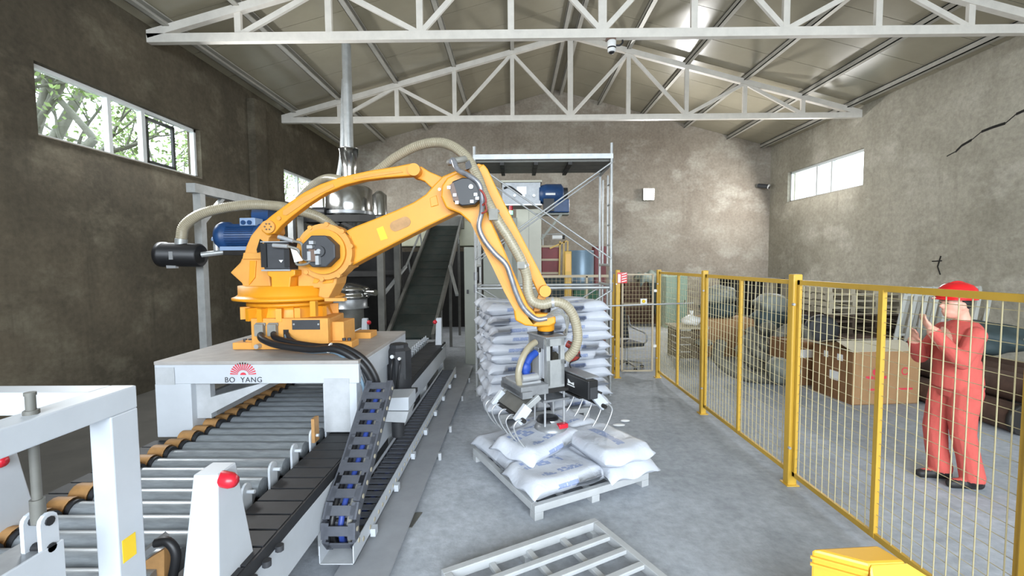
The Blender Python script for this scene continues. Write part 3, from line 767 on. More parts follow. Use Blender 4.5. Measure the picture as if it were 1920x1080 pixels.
# axis-one motor
x0m, z0m = xz(500, 505, 4.2); x1m, z1m = xz(551, 455, 4.2)
MB().box(x0m+.012, x1m-.012, 4.13, 4.36, z0m, z1m).build('axis_motor', 'dark_motor', rb, bevel=.012)
b = MB()
for x in (x0m+.0, x1m-.05): b.box(x, x+.05, 4.11, 4.13, z0m+.02, z1m-.01)
b.build('motor_fin', 'black_plastic', rb)
MB().box(x0m, x1m, 4.11, 4.38, z0m-.015, z0m).box(x0m, x1m, 4.11, 4.38, z1m, z1m+.01).build('motor_flange', 'silver', rb)
MB().prism(pp([(501, 506), (553, 506), (553, 516), (545, 520), (543, 540), (509, 540), (508, 520), (501, 516)], 4.13), .22).build('motor_mount', YB_, rb, bevel=.008)
b = MB()
for (u, v, u2, v2) in ((512, 460, 540, 462), (522, 444, 550, 452)): b.cyl(P(u, v, Y=4.08), P(u2, v2, Y=4.08), .02, 10)
b.build('motor_plug', 'silver', rb)
MB().tube(spline([P(540, 462, Y=4.08), P(560, 470, Y=4.08), P(556, 495, Y=4.1), P(580, 492, Y=4.05), P(583, 470, Y=4.03)], 6), .012, 8).tube(spline([P(550, 452, Y=4.08), P(566, 458, Y=4.06), P(570, 485, Y=4.06), P(586, 488, Y=4.03)], 6), .012, 8).build('motor_cable', 'rubber_grey', rb)
MB().prism(pp([(545, 466), (556, 470), (568, 488), (552, 492)], 4.05), .004).build('paper_tag', 'sticker_white', rb)
q = P(527, 490, Y=4.128); MB().prism([(q.x-.02, q.y, q.z+.012), (q.x+.02, q.y, q.z+.012), (q.x, q.y, q.z-.012)], -.002).build('motor_mark', 'sticker_white', rb)
# axis two hub with motor
hc = xz(608, 472, 4.2); r_ = .262
disc(hc, 0, r_, 4.20, 4.40, 40).build('shoulder_hub', YD, rb, bevel=.012)
disc(hc, 0, r_*.80, 4.165, 4.20, 40).build('hub_ring', YB_, rb, bevel=.008)
b = MB()
for k in range(10):
    a = 2*PI*k/10+.2; c_ = (hc[0]+r_*.98*math.cos(a), hc[1]+r_*.98*math.sin(a)); b.lathe([(.022, 4.19), (.022, 4.24)], (c_[0], 0, c_[1]), 10, (0, 1, 0))
b.build('hub_lug', YD, rb)
b = MB(); mr = .155
b.prism([(hc[0]+mr*math.cos(PI/8+PI*k/4)*1.05+.015, 4.04, hc[1]+mr*math.sin(PI/8+PI*k/4)) for k in range(8)], .125)
b.build('shoulder_motor', 'dark_motor', rb, bevel=.01)
MB().lathe([(.05, 4.015), (.05, 4.045)], (hc[0]+.03, 0, hc[1]), 20, (0, 1, 0)).build('motor_cap', 'dark_motor', rb)
MB().lathe([(.02, 4.005), (.02, 4.02)], (hc[0]+.03, 0, hc[1]), 16, (0, 1, 0)).build('cap_screw', 'silver', rb)
b = MB()
for (u, v, w, h) in ((583, 463, 5, 3), (597, 473, 5, 3), (586, 455, 4, 3), (582, 480, 3, 8), (597, 488, 3, 8)):
    q = P(u, v, Y=4.02); b.box(q.x-w*.005, q.x+w*.005, 3.99, 4.04, q.z-h*.005, q.z+h*.005)
b.build('shoulder_plug', 'silver', rb)
q = P(588, 478, Y=4.03); MB().box(q.x-.03, q.x+.03, 4.0, 4.04, q.z-.06, q.z+.05).build('plug_block', 'tan_cable', rb)
# lower arm
MB().prism(pp([(636, 440), (648, 433), (664, 425), (700, 411), (740, 395), (775, 379), (798, 364), (812, 348), (830, 330), (858, 318), (884, 322), (900, 340), (900, 362), (886, 384), (848, 402), (800, 425), (740, 456), (690, 482), (662, 497), (640, 502), (612, 492), (606, 468)], 4.28), .20).build('lower_arm', YB_, rb, bevel=.014)
s0, s1 = P(741, 424, Y=4.276), P(760, 416, Y=4.276); r_s = .05
ang = math.atan2(s1.z-s0.z, s1.x-s0.x); pts = []
for k in range(9): a = ang+PI/2+PI*k/8; pts.append((s0.x+r_s*math.cos(a), 4.274, s0.z+r_s*math.sin(a)))
for k in range(9): a = ang-PI/2+PI*k/8; pts.append((s1.x+r_s*math.cos(a), 4.274, s1.z+r_s*math.sin(a)))
MB().prism(pts, .01).build('arm_slot', 'tan_drum', rb)
MB().prism(pp([(706, 429), (718, 424), (727, 447), (714, 451)], 4.274), .004).build('warning_label', 'sticker_yellow', rb)
MB().prism(pp([(806, 371), (818, 366), (822, 384), (808, 388)], 4.268), .02).prism(pp([(648, 445), (657, 442), (663, 468), (653, 470)], 4.265), .02).build('arm_pad', YB_, rb, bevel=.004)
MB().prism(pp([(638, 437), (645, 432), (652, 440), (645, 446)], 4.24), .03).build('arm_bumper', 'black_plastic', rb)
# forearm, parallel link, rocker, upper curved link
MB().prism(pp([(826, 368), (828, 348), (838, 333), (856, 324), (880, 324), (900, 345), (906, 378), (926, 425), (946, 470), (962, 508), (978, 545), (990, 572), (1006, 590), (1016, 602), (1000, 612), (985, 611), (966, 601), (963, 580), (944, 545), (924, 500), (904, 455), (884, 420), (862, 400), (836, 390)], 4.14), .26).build('forearm', YB_, rb, bevel=.016)
MB().prism(pp([(880, 412), (894, 424), (918, 470), (946, 530), (962, 566), (972, 574), (966, 584), (946, 548), (924, 502), (900, 455)], 4.134), .01).build('forearm_web', YD, rb)
MB().prism(pp([(896, 330), (897, 314), (906, 307), (914, 316), (930, 350), (1010, 505), (1024, 532), (1031, 546), (1022, 556), (1010, 552), (1000, 530), (905, 352)], 4.30), .10).build('parallel_link', YB_, rb, bevel=.01)
q = P(1022, 546, Y=4.2); MB().lathe([(.055, 4.18), (.055, 4.42)], (q.x, 0, q.z), 24, (0, 1, 0)).build('link_pivot', YB_, rb, bevel=.006)
MB().prism(pp([(1010, 552), (1024, 556), (1022, 568), (1010, 584), (1000, 584), (1004, 570)], 4.25), .08).build('wrist_lever', YD, rb, bevel=.006)
MB().prism(pp([(772, 330), (778, 312), (790, 312), (806, 322), (830, 332), (852, 324), (880, 316), (897, 306), (912, 312), (906, 332), (890, 350), (850, 372), (815, 358), (796, 340)], 4.37), .09).build('rocker_plate', YB_, rb, bevel=.01)
MB().prism(pp([(489, 432), (494, 416), (508, 404), (540, 380), (570, 360), (600, 345), (640, 331), (690, 320), (740, 312), (770, 306), (783, 309), (787, 320), (780, 329), (760, 330), (720, 333), (680, 338), (645, 347), (610, 362), (575, 384), (545, 407), (526, 424), (514, 438), (500, 441)], 4.29), .10).build('upper_link', YB_, rb, bevel=.012)
MB().prism(pp([(530, 395), (562, 372), (600, 354), (624, 344), (627, 350), (600, 363), (570, 381), (537, 404), (530, 403)], 4.283), .01).build('link_recess', YD, rb, bevel=.003)
MB().prism(pp([(660, 333), (700, 325), (750, 319), (756, 323), (700, 331), (664, 337)], 4.283), .01).build('link_recess', YD, rb, bevel=.003)
q = P(776, 318, Y=4.26); MB().lathe([(.058, 4.25), (.058, 4.50)], (q.x, 0, q.z), 24, (0, 1, 0)).build('link_pivot', YB_, rb, bevel=.006)
q = P(503, 425, Y=4.27); MB().lathe([(.062, 4.265), (.062, 4.31)], (q.x, 0, q.z), 24, (0, 1, 0)).build('link_pivot', YD, rb, bevel=.004)
b = MB()
for k in range(6): a = PI*k/3; b.lathe([(.008, 4.258), (.008, 4.27)], (q.x+.03*math.cos(a), 0, q.z+.03*math.sin(a)), 8, (0, 1, 0))
b.build('pivot_screw', 'tan_cable', rb)
q = P(522, 409, Y=4.27); MB().lathe([(.02, 4.275), (.02, 4.295)], (q.x, 0, q.z), 14, (0, 1, 0)).build('link_plug', YD, rb)
q = P(824, 355, Y=4.13); MB().lathe([(.014, 4.125), (.014, 4.15)], (q.x, 0, q.z), 10, (0, 1, 0)).build('elbow_screw', 'silver', rb)
# elbow motor with wiring
MB().prism(pp([(844, 352), (848, 340), (866, 333), (890, 333), (900, 345), (902, 372), (890, 384), (866, 386), (850, 378)], 4.0), .15).build('elbow_motor', 'black_plastic', rb, bevel=.01)
MB().prism(pp([(841, 348), (850, 342), (862, 380), (850, 376)], 3.995), .02).build('elbow_plug', 'tan_cable', rb)
b = MB(); q = P(883, 350, Y=3.99); b.lathe([(.02, 3.985), (.02, 4.005)], (q.x, 0, q.z), 12, (0, 1, 0))
for u, v in ((842, 352), (853, 366), (857, 380), (885, 378), (892, 365), (895, 372)): q = P(u, v, Y=3.99); b.obox(q, (.03, .03, .025))
b.build('elbow_connector', 'silver', rb)
MB().prism(pp([(880, 300), (872, 306), (874, 318), (886, 314)], 4.2), .06).build('sensor_block', 'black_plastic', rb)
# silver cable loom down the forearm
MB().tube(spline([P(845, 306, Y=4.12), P(850, 300, Y=4.10), P(858, 318, Y=4.05), P(880, 330, Y=4.0), P(898, 345, Y=3.98), P(904, 372, Y=4.0), P(903, 398, Y=4.04), P(898, 425, Y=4.05), P(908, 450, Y=4.05), P(928, 475, Y=4.05), P(948, 495, Y=4.05), P(958, 520, Y=4.06), P(968, 550, Y=4.08), P(982, 578, Y=4.1), P(1005, 598, Y=4.12), P(1025, 597, Y=4.14)], 6), .024, 10).build('cable_loom', 'loom_grey', rb)
MB().tube(spline([P(905, 385, Y=3.99), P(911, 378, Y=3.97), P(908, 365, Y=3.96), P(900, 355, Y=3.97)], 5), .01, 7).tube(spline([P(903, 400, Y=3.99), P(912, 395, Y=3.97), P(910, 380, Y=3.96)], 5), .008, 7).build('loose_wire', 'copper_red', rb)
MB().tube(spline([P(842, 305, Y=4.2), P(850, 302, Y=4.15), P(862, 300, Y=4.15), P(872, 298, Y=4.2)], 5), .03, 9).build('loom_boot', 'rubber_grey', rb)
# wrist
b = MB(); w = P(1023, 600, Y=4.28); WX, WZ = w.x, w.z
b.prism(pp([(985, 594), (1006, 588), (1030, 588), (1042, 594), (1042, 606), (1030, 612), (1000, 613)], 4.14), .30)
b.build('wrist', YB_, rb, bevel=.014)
zf = P(1020, 620, Y=4.28).z
MB().lathe([(.07, zf), (.085, zf+.015), (.085, zf+.06), (.1, zf+.08)], (WX, 4.28, 0), 28).build('wrist_flange', YB_, rb)
MB().lathe([(.08, zf-.025), (.08, zf)], (WX, 4.28, 0), 24).build('flange_ring', 'black_plastic', rb)
MB().cyl((P(1023, 582, Y=4.28).x, 4.28, P(1023, 592, Y=4.28).z), (P(1023, 582, Y=4.28).x, 4.28, P(1023, 576, Y=4.28).z), .05, 16).build('wrist_motor', 'black_plastic', rb)
b = MB()
for k in range(5): b.tube(spline([P(1012+k*5, 600-k*4, Y=4.15), P(1040+k*3, 592-k*3, Y=4.1), P(1062, 590+k*5, Y=4.12), P(1066-k, 608+k*5, Y=4.15), P(1056, 625, Y=4.2)], 5), .006, 6)
b.build('wrist_wires', 'rubber_grey', rb)

# ---------------------------------------------------------------- suction hose over the arm
hs = thing('suction_hose', 'clear ribbed suction hose looping over the robot arm to the gripper', 'hose', (-1.0, 4.4, 1.5))
def ribbed(pts, r, parent, k=9, rib=.022, ribm='hose_rib', base='clear_hose', n=12):
    sp = spline(pts, k); MB().tube(sp, r, n).build('hose_wall', base, parent)
    acc = 0; b = MB(); last = sp[0]
    dense = spline(pts, 120); last = dense[0]
    for i, q in enumerate(dense[1:-1], 1):
        acc += (q-last).length; last = q
        if acc >= rib:
            acc = 0; t = (dense[i+1]-dense[i-1]).normalized(); a = t.cross(Vector((0, 0, 1)))
            if a.length < .05: a = t.cross(Vector((0, 1, 0)))
            a.normalize(); c_ = t.cross(a); vs = []
            for s, rr in ((-.0035, r*.99), (0, r*1.07), (.0035, r*.99)):
                for j in range(n): w = 2*PI*j/n; vs.append(q+t*s+(a*math.cos(w)+c_*math.sin(w))*rr)
            b.add(vs, [(g*n+j, g*n+(j+1) % n, (g+1)*n+(j+1) % n, (g+1)*n+j) for g in range(2) for j in range(n)], True)
    b.build('hose_ribs', ribm, parent, kind='stuff')
HR = .046
up = [P(560, 372, Y=5.6), P(585, 348, Y=5.5), P(615, 334, Y=5.4), P(660, 340, Y=5.0), P(700, 326, Y=4.8), P(740, 296, Y=4.7), P(785, 273, Y=4.6), P(830, 268, Y=4.5), P(868, 288, Y=4.35), P(892, 325, Y=4.22), P(908, 365, Y=4.15), P(930, 408, Y=4.12), P(955, 448, Y=4.12), P(978, 490, Y=4.14), P(988, 520, Y=4.16),
      P(990, 545, Y=4.16), P(998, 564, Y=4.16), P(1018, 571, Y=4.14), P(1040, 566, Y=4.14), P(1062, 574, Y=4.16), P(1077, 598, Y=4.18), P(1083, 630, Y=4.2), P(1077, 655, Y=4.22), P(1062, 672, Y=4.26)]
ribbed(up, HR, hs)
for (u, v, Y, dr) in ((927, 400, 4.12, (.5, 0, -1)), (982, 500, 4.15, (.4, 0, -1)), (1036, 567, 4.14, (1, 0, .1))):
    MB().lathe([(HR*1.15, -.012), (HR*1.15, .012)], P(u, v, Y=Y), 16, dr).build('hose_clamp', 'silver', hs)
MB().obox(P(925, 402, Y=4.06), (.08, .02, .10)).obox(P(977, 497, Y=4.08), (.07, .02, .06)).build('hose_bracket', 'rubber_grey', hs)
h2 = thing('suction_hose', 'clear suction hose arching from the black filter canister to the left wall side', 'hose', (-4.2, 5.8, 2.3))
ribbed([P(340, 448, Y=5.75), P(346, 424, Y=5.75), P(375, 402, Y=5.75), P(420, 390, Y=5.8), P(470, 384, Y=5.85), P(515, 386, Y=5.9), P(545, 392, Y=5.85), P(568, 378, Y=5.75), P(566, 364, Y=5.66)][:7]+[P(600, 408, Y=5.9), P(640, 440, Y=6.0)], .062, h2)

# ================================================================ gripper
GC = Vector((.31, 4.28, 0)); GA = R(26)
gp = thing('sack_gripper', 'stainless sack gripper with claws and suction cup hanging from the wrist', 'gripper', GC, GA)
def gb(): return MB()
zt_ = zf-.03                                            # top plate
def G(mb, name, m, bevel=0, **k): return mb.build(name, m, gp, local=True, bevel=bevel, **k)
G(gb().box(-.12, .10, -.18, .20, zt_-.02, zt_), 'top_plate', 'steel', .003)
zb_ = zt_-.46
for x in (-.09, .065):
    for y in (-.14, .17): G(gb().box(x-.02, x+.02, y-.02, y+.02, zb_, zt_-.02), 'upright', 'galvanised', .003)
G(gb().box(.04, .085, -.168, -.16, zb_, zt_-.02).box(-.11, -.07, -.168, -.16, zb_, zt_-.02).box(-.11, .085, -.168, -.16, zb_-.03, zb_+.24).box(-.11, .085, -.168, -.16, zt_-.09, zt_-.02), 'front_plate', 'galvanised', .002)
G(gb().box(-.115, -.11, -.12, .15, zt_-.12, zt_-.02), 'side_plate', 'steel')
G(gb().cyl((-.01, .02, zb_+.05), (-.01, .02, zt_-.05), .065, 20), 'vacuum_cylinder', 'dark_steel')
for y in (-.12, -.09, -.06): G(gb().cyl((-.095, y, zb_+.06), (-.095, y, zt_-.10), .014, 10), 'guide_rod', 'silver')
G(gb().box(-.13, -.10, -.06, .08, zb_+.04, zb_+.3), 'actuator', 'silver', .004)
G(gb().tube(spline([(-.16, -.05, zb_+.30), (-.24, -.08, zb_+.26), (-.30, -.10, zb_+.17), (-.26, -.09, zb_+.1), (-.18, -.06, zb_+.08)], 6), .035, 9).sphere((-.29, -.1, zb_+.18), (.05, .04, .06)), 'air_valve', 'blue_bright', label='blue plastic air fitting')
# trays left and right, claw arms
G(gb().box(-.40, -.12, -.22, .20, zb_-.05, zb_+.04).box(-.40, -.30, -.25, .22, zb_-.06, zb_), 'left_tray', 'steel', .003)
G(gb().box(-.38, -.16, -.15, .15, zb_+.04, zb_+.06).cyl((-.36, -.15, zb_+.10), (-.20, -.15, zb_+.10), .035, 12), 'pneumatic_cylinder', 'silver')
G(gb().box(-.12, .36, -.22, .22, zb_-.05, zb_-.02), 'cross_plate', 'dark_steel', .003)
zc = zb_-.22
for s in (-1, 1):
    ax = s*.43
    G(gb().cyl((ax, -.34, zc), (ax, .34, zc), .02, 12), 'claw_shaft', 'dark_steel')
    G(gb().beam((s*.30, 0, zb_-.04), (ax, 0, zc+.0), .44, .03, (0, 1, 0)) if False else gb().beam((s*.26, 0, zb_-.06), (ax, 0, zc+.02), .46, .025), 'claw_plate', 'grey_post', .003)
    for y in (-.26, .24):
        G(gb().beam((s*.24, y, zb_-.05), (ax+s*.02, y, zc+.03), .035, .05), 'claw_arm', 'galvanised', .003)
        G(gb().beam((s*.36, y-.01, zb_-.12), (s*.47, y-.01, zc-.02), .05, .09), 'arm_pad', 'white_paint', .006)
    claw = gb().tube(spline([(0, 0, 0), (s*.05, 0, .01), (s*.09, 0, -.03), (s*.085, 0, -.08), (s*.04, 0, -.17), (-s*.02, 0, -.25)], 5), [.007]*24+[.006]*1+[.003]*1, 8) if True else None
    me = claw.mesh('claw'); me.materials.append(MATS['silver'])
    for k in range(5): inst('claw', me, gp, Matrix.Translation((ax, -.32+k*.16, zc)))
# central suction cup on four rods
zd = P(1030, 800, Y=4.15).z
for x in (-.09, .12):
    for y in (-.10, .10): G(gb().cyl((x, y, zd), (x, y, zb_-.05), .011, 8), 'cup_rod', 'silver')
G(gb().box(-.13, .16, -.14, .14, zd+.24, zd+.26), 'rod_plate', 'steel', .002)
G(gb().lathe([(.15, zd-.075), (.165, zd-.06), (.16, zd-.035), (.135, zd+.0), (.09, zd+.02), (.085, zd+.04)], (.015, -.03, 0), 32), 'suction_cup', 'steel')
G(gb().lathe([(.115, zd+.018), (.10, zd+.05), (.06, zd+.06)], (.0, .0, 0), 20), 'cup_gasket', 'black_plastic')
G(gb().obox((.07, -.15, zd+.0), (.10, .06, .045)), 'red_pad', 'red_lens', .008, label='red pad')
# 3-D camera box
bx = gb().prism([(.22, -.02, zb_+.03), (.335, -.02, zb_+.03), (.345, -.02, zb_+.05), (.345, -.02, zb_+.17), (.22, -.02, zb_+.17)], .0)
CB0, CB1, CBY0, CBY1 = .095, .205, -.53, -.05
G(gb().box(CB0, CB1, CBY0, CBY1, zb_-.06, zb_+.11), 'camera_box', 'black_plastic', .012)
G(gb().box(CB0+.02, CB1+.05, CBY0+.06, CBY1+.02, zb_+.11, zb_+.125), 'camera_cover', 'steel', .003)
G(gb().box(CB0+.02, CB1-.01, CBY0-.004, CBY0, zb_-.05, zb_+.05), 'camera_window', 'dark_motor')
lg = gb(); xf = CB0-.002; yc = -.26; zc_ = zb_+.035
lg.prism([(xf, yc+.05, zc_+.025), (xf, yc, zc_), (xf, yc-.05, zc_+.012), (xf, yc-.05, zc_-.015), (xf, yc, zc_-.008), (xf, yc+.05, zc_-.015)], .002, (1, 0, 0))
lg.box(xf, xf+.002, yc-.06, yc+.06, zc_-.032, zc_-.022)
G(lg, 'camera_logo', 'sticker_white')
G(gb().beam((.30, .0, zb_-.04), (.42, 0, zb_-.10), .6, .02).box(.16, .32, -.3, .25, zb_-.12, zb_-.10), 'right_tray', 'dark_steel', .003)
G(gb().beam((.2, .10, zb_+.13), (.2, .30, zb_+.2), .14, .02), 'bent_cover', 'stainless')
# looping hose on the left and red wiring bundle on the right
lh = [(-.16, -.05, zt_-.06), (-.24, -.08, zt_-.09), (-.33, -.12, zt_-.17), (-.385, -.14, zt_-.29), (-.375, -.13, zt_-.40), (-.33, -.1, zt_-.46)]
G(gb().tube(spline(lh, 8), .03, 12), 'vacuum_hose', 'clear_hose')
G(gb().tube(spline([(.18, -.06, zt_-.10), (.23, -.12, zt_-.14), (.26, -.1, zt_-.22), (.22, -.02, zt_-.26)], 6), .036, 9), 'wire_bundle', 'copper_red')
b = gb()
for k in range(5): b.tube(spline([(.17, -.1, zt_-.08-.03*k), (.24+.01*k, -.15, zt_-.16-.015*k), (.29, -.1+.02*k, zt_-.25), (.22, -.05, zt_-.3), (.2, -.1, zb_+.12)], 5), .006, 6)
G(b, 'wires', 'black_plastic')

# ================================================================ steel pallets
def steel_pallet(label, loc, rz):
    """1.16 x 1.12 m welded tube pallet, origin at its near corner on the floor"""
    t = thing('steel_pallet', label, 'pallet', loc, rz, 'grey steel tube pallets')
    L, Wd, H = 1.18, 1.24, .12
    B = lambda n, *a: MB().box(*a).build(n, 'pallet_grey', t, local=True, bevel=.004)
    for y in (0, Wd-.05): B('edge_tube', 0, L, y, y+.05, H-.06, H)
    for x in (0, L-.05): B('edge_tube', x, x+.05, .05, Wd-.05, H-.06, H)
    for k in range(6): y = .05+(k+1)*(Wd-.1)/7; B('slat', .05, L-.05, y-.022, y+.022, H-.03, H-.002)
    for k in range(3): x = .05+(k+1)*(L-.1)/4; B('cross_bar', x-.02, x+.02, .05, Wd-.05, H-.062, H-.031)
    for x in (0, L/2-.04, L-.08):
        for y in (0, Wd-.08): B('foot', x, x+.08, y, y+.08, 0, H-.06)
    return t
mat('pallet_grey', 'b3b5b6', .55, 0, .15, 6)
PR = R(28)
# local y runs away from the camera-right edge: near edge of the pallets is measured on the floor
steel_pallet('empty grey steel pallet lying on the floor in the foreground', (P(1115, 970, Z=.12).x-1.18*math.cos(PR)+1.24*math.sin(PR), P(1115, 970, Z=.12).y-1.18*math.sin(PR)-1.24*math.cos(PR), 0), PR)
PN = P(1003, 978, Z=0)
steel_pallet('grey steel pallet under the loose sacks below the gripper', (PN.x, PN.y, 0), PR)
SA = R(13)
SO = Vector((-.20, 5.42, 0))
steel_pallet('grey steel pallet under the tall stack of sacks', (SO.x, SO.y, 0), SA)

# ================================================================ sacks
def sack_mesh(seed, L=.74, Wd=.50, T=.135, m='sack_side_print', flat=.0):
    rg = random.Random(seed); nu, nv = 22, 14; top = []; bot = []
    ph = [rg.uniform(0, 6.28) for _ in range(8)]
    for sgn, lst in ((1, top), (-1, bot)):
        for i in range(nu+1):
            for j in range(nv+1):
                u = -1+2*i/nu; v = -1+2*j/nv
                eu = max(0, (abs(u)-.80)/.20); ev = max(0, (abs(v)-.72)/.28)
                prof = math.sqrt(max(0, 1-ev**2.2))*(1-eu**1.4) if eu < 1 else 0
                prof = max(prof, .035)
                wid = 1-.07*(1-abs(u))*0-.06*eu*0
                x = u*L/2*(1+.02*math.sin(3*v+ph[0])); y = v*Wd/2*(1-.05*math.cos(2.2*u+ph[1])+.05*eu)
                wr = 1+.07*math.sin(5*u+3*v+ph[2])+.05*math.sin(9*u-4*v+ph[3])
                z = sgn*T/2*prof*wr
                z += .010*math.sin(2.3*u+ph[4])*(1 if sgn > 0 else .3)+.02*eu*math.sin(6*v+ph[5])-.02*eu
                lst.append((x, y, z))
    mb = MB(); n = nv+1
    f = [(i*n+j, (i+1)*n+j, (i+1)*n+j+1, i*n+j+1) for i in range(nu) for j in range(nv)]
    mb.add(top, f, True); mb.add(bot, [tuple(reversed(q)) for q in f], True)
    k = len(top); bd = [i*n for i in range(nu+1)]+[nu*n+j for j in range(1, n)]+[i*n+nv for i in range(nu-1, -1, -1)]+[j for j in range(nv-1, 0, -1)]
    for a, b in zip(bd, bd[1:]+bd[:1]): mb.f.append([a, k+a, k+b, b][::-1]); mb.sm.append(True)
    me = mb.mesh('sack'); me.materials.append(MATS[m])
    bm = bmesh.new(); bm.from_mesh(me); bmesh.ops.remove_doubles(bm, verts=bm.verts, dist=1e-5); bmesh.ops.recalc_face_normals(bm, faces=bm.faces); bm.to_mesh(me); bm.free()
    return me
SV = [sack_mesh(s) for s in range(7)]
NL, TH, ZB = 11, .123, .12
rg = random.Random(4)
for k in range(NL):
    lay = NL-1-k
    for name_, lx, ly in (('front left', .28, .27), ('front right', 1.07, .27), ('back left', .28, .82), ('back right', 1.07, .82)):
        off = (.05 if k % 2 else -.03)*(1 if 'left' in name_ else .6)
        c = SO+Matrix.Rotation(SA, 3, 'Z') @ Vector((lx+rg.uniform(-.02, .02)+off*.5, ly+rg.uniform(-.02, .02), ZB+.066+k*TH))
        M = Matrix.Translation(c) @ Euler((rg.uniform(-.02, .02), rg.uniform(-.03, .03), SA+rg.uniform(-.05, .05))).to_matrix().to_4x4() @ Matrix.Diagonal((1.1, 1.06, 1.0, 1.0))
        o = link('sack', rg.choice(SV), None, M)
        which = 'topmost layer' if lay == 0 else ('bottom layer' if k == 0 else ORD[lay]+' layer from top')
        tag(o, 'white sack in the tall stack, %s, %s' % (which, name_), 'sack', 'sacks in the tall stack')
# loose sacks on the near pallet (local frame of that pallet)
ST = [sack_mesh(40+s, .78, .52, .14, 'sack_top_print') for s in range(3)]+[sack_mesh(60, .78, .52, .14, 'sack_band_print')]
def loose(me, lx, ly, z, rz, label, tilt=(0, 0)):
    c = Vector((PN.x, PN.y, 0))+Matrix.Rotation(PR, 3, 'Z') @ Vector((lx, ly, 0)); c.z = z
    M = Matrix.Translation(c) @ Euler((tilt[0], tilt[1], PR+rz)).to_matrix().to_4x4()
    tag(link('sack', me, None, M), label, 'sack', 'loose sacks on the near pallet')
loose(ST[0], .26, .86, .20, R(94), 'loose white sack with blue print at the left corner of near pallet')
loose(ST[1], .36, .28, .20, R(4), 'loose printed white sack at the near front corner of the pallet')
loose(ST[2], .80, .84, .20, R(2), 'loose white sack at the far corner of near pallet, behind the suction cup')
loose(ST[0], .95, .30, .20, R(92), 'lower loose sack on the right of near pallet')
loose(ST[3], .93, .32, .325, R(88), 'loose sack with blue band lying highest on the right of near pallet')
loose(ST[2], .78, .90, .325, R(6), 'loose sack on second layer at the back of near pallet')
loose(ST[1], .42, .66, .335, R(20), 'white sack under the suction cup', (.05, -.06))
for u, v, s in ((1160, 797, .05), (1172, 789, .04)):
    q = P(u, v, Z=.012); b = MB().sphere((q.x, q.y, .014), (s*1.6, s*.7, .013), 10, 6)
    b.build('torn_film', 'sticker_white', label='scrap of torn white film on floor right of tall stack, %s piece' % ('larger' if s > .045 else 'smaller'), cat='scrap')

# ================================================================ scaffold
sf = thing('scaffold', 'galvanised tube scaffold tower behind the sack stack', 'scaffold', (.35, 6.9, 0))
SX0, SX1, SY0, SY1 = P(893, 600, Y=6.62).x, P(1145, 600, Y=6.62).x, 6.62, 7.5
tubr = .021
def T(name, a, b, r=tubr): MB().cyl(a, b, r, 10).build(name, 'galvanised', sf)
zt_s = P(1145, 268, Y=6.62).z
zt_l = P(888, 275, Y=6.62).z
for x, zz in ((SX0, zt_l), (SX1, zt_s)):
    for y in (SY0, SY1): T('post', (x, y, 0), (x, y, zz if y == SY0 else zz-.15))
    for y in (SY0+.25, SY1-.25): T('inner_post', (x, y, .25), (x, y, 1.65), .016)
    for y in (SY0+.25, SY1-.25): T('inner_post', (x, y, 1.95), (x, y, 3.3), .016)
    for z in (.25, 1.65, 1.95, 3.42): T('rung', (x, SY0, z), (x, SY1, z))
    for z in (.6, .95, 1.3, 2.25, 2.55, 2.85, 3.15):
        T('short_rung', (x, SY0, z), (x, SY0+.25, z), .013)
zb1, zb2 = P(1130, 305, Y=6.62).z, P(1130, 485, Y=6.62).z
for y in (SY0, SY1):
    T('brace', (SX0, y-.02, zb1), (SX1, y-.02, zb2), .012); T('brace', (SX0, y-.035, zb2), (SX1, y-.035, zb1), .012)
    T('brace', (SX0, y-.02, 1.58), (SX1, y-.02, .35), .012); T('brace', (SX0, y-.035, .35), (SX1, y-.035, 1.58), .012)
zl = P(1000, 540, Y=6.62).z
for y in (SY0, SY1): T('ledger', (SX0, y, zl), (SX1, y, zl))
T('ledger', (SX0, SY0, P(950, 582, Y=6.62).z), (SX1+1.2, SY0-.05, P(1210, 568, Y=6.62).z), .012)
zp = P(1000, 296, Y=6.62).z
for k in range(3):
    y = SY0+.05+k*.28
    MB().box(SX0-.04, SX1+.04, y, y+.26, zp-.05, zp).build('deck_board', 'grey_post', sf)
    for x in (SX0+.4, SX0+.9, SX0+1.4): MB().box(x-.03, x+.03, y, y+.26, zp-.09, zp-.05).build('deck_rib', 'dark_steel', sf)
MB().box(SX0-.02, SX1+.02, SY0-.02, SY0+.02, zp-.02, zp+.05).build('deck_hook_rail', 'galvanised', sf)
for x in (SX0, SX1):
    for z in (zl, 1.8): MB().cyl((x, SY0, z-.06), (x, SY0, z+.06), .032, 10).build('coupler', 'steel', sf)

# ================================================================ safety fence
FX, FH = 2.45, 1.83
FY = [7.65, 5.80, 3.93, 2.06]
wire = None
def fence_panel(ya, yb, label):
    t = thing('mesh_fence', label, 'fence', (FX, (ya+yb)/2, 0), group='yellow mesh safety fence panels')
    a, b = ya+.05, yb-.05; zb, zt = .10, FH
    for z in (zb+.015, zt-.02): MB().box(FX-.012, FX+.012, a, b, z-.02, z+.02).build('rail', 'fence_yellow', t)
    for y in (a+.015, b-.015): MB().box(FX-.012, FX+.012, y-.015, y+.015, zb, zt).build('stile', 'fence_yellow', t)
    m = (a+b)/2; MB().box(FX-.015, FX+.015, m-.018, m+.018, zb, zt-.03).build('mid_bar', 'fence_yellow', t)
    n = 24; w = MB()
    for k in range(1, n): y = a+(b-a)*k/n; w.tube([(FX-.003, y, zb), (FX-.003, y, zt)], .0036, 5, False)
    n = 21
    for k in range(1, n): z = zb+(zt-zb)*k/n; w.tube([(FX+.003, a, z), (FX+.003, b, z)], .0022, 5, False)
    w.build('wire_mesh', 'wire_beige', t, kind='stuff')
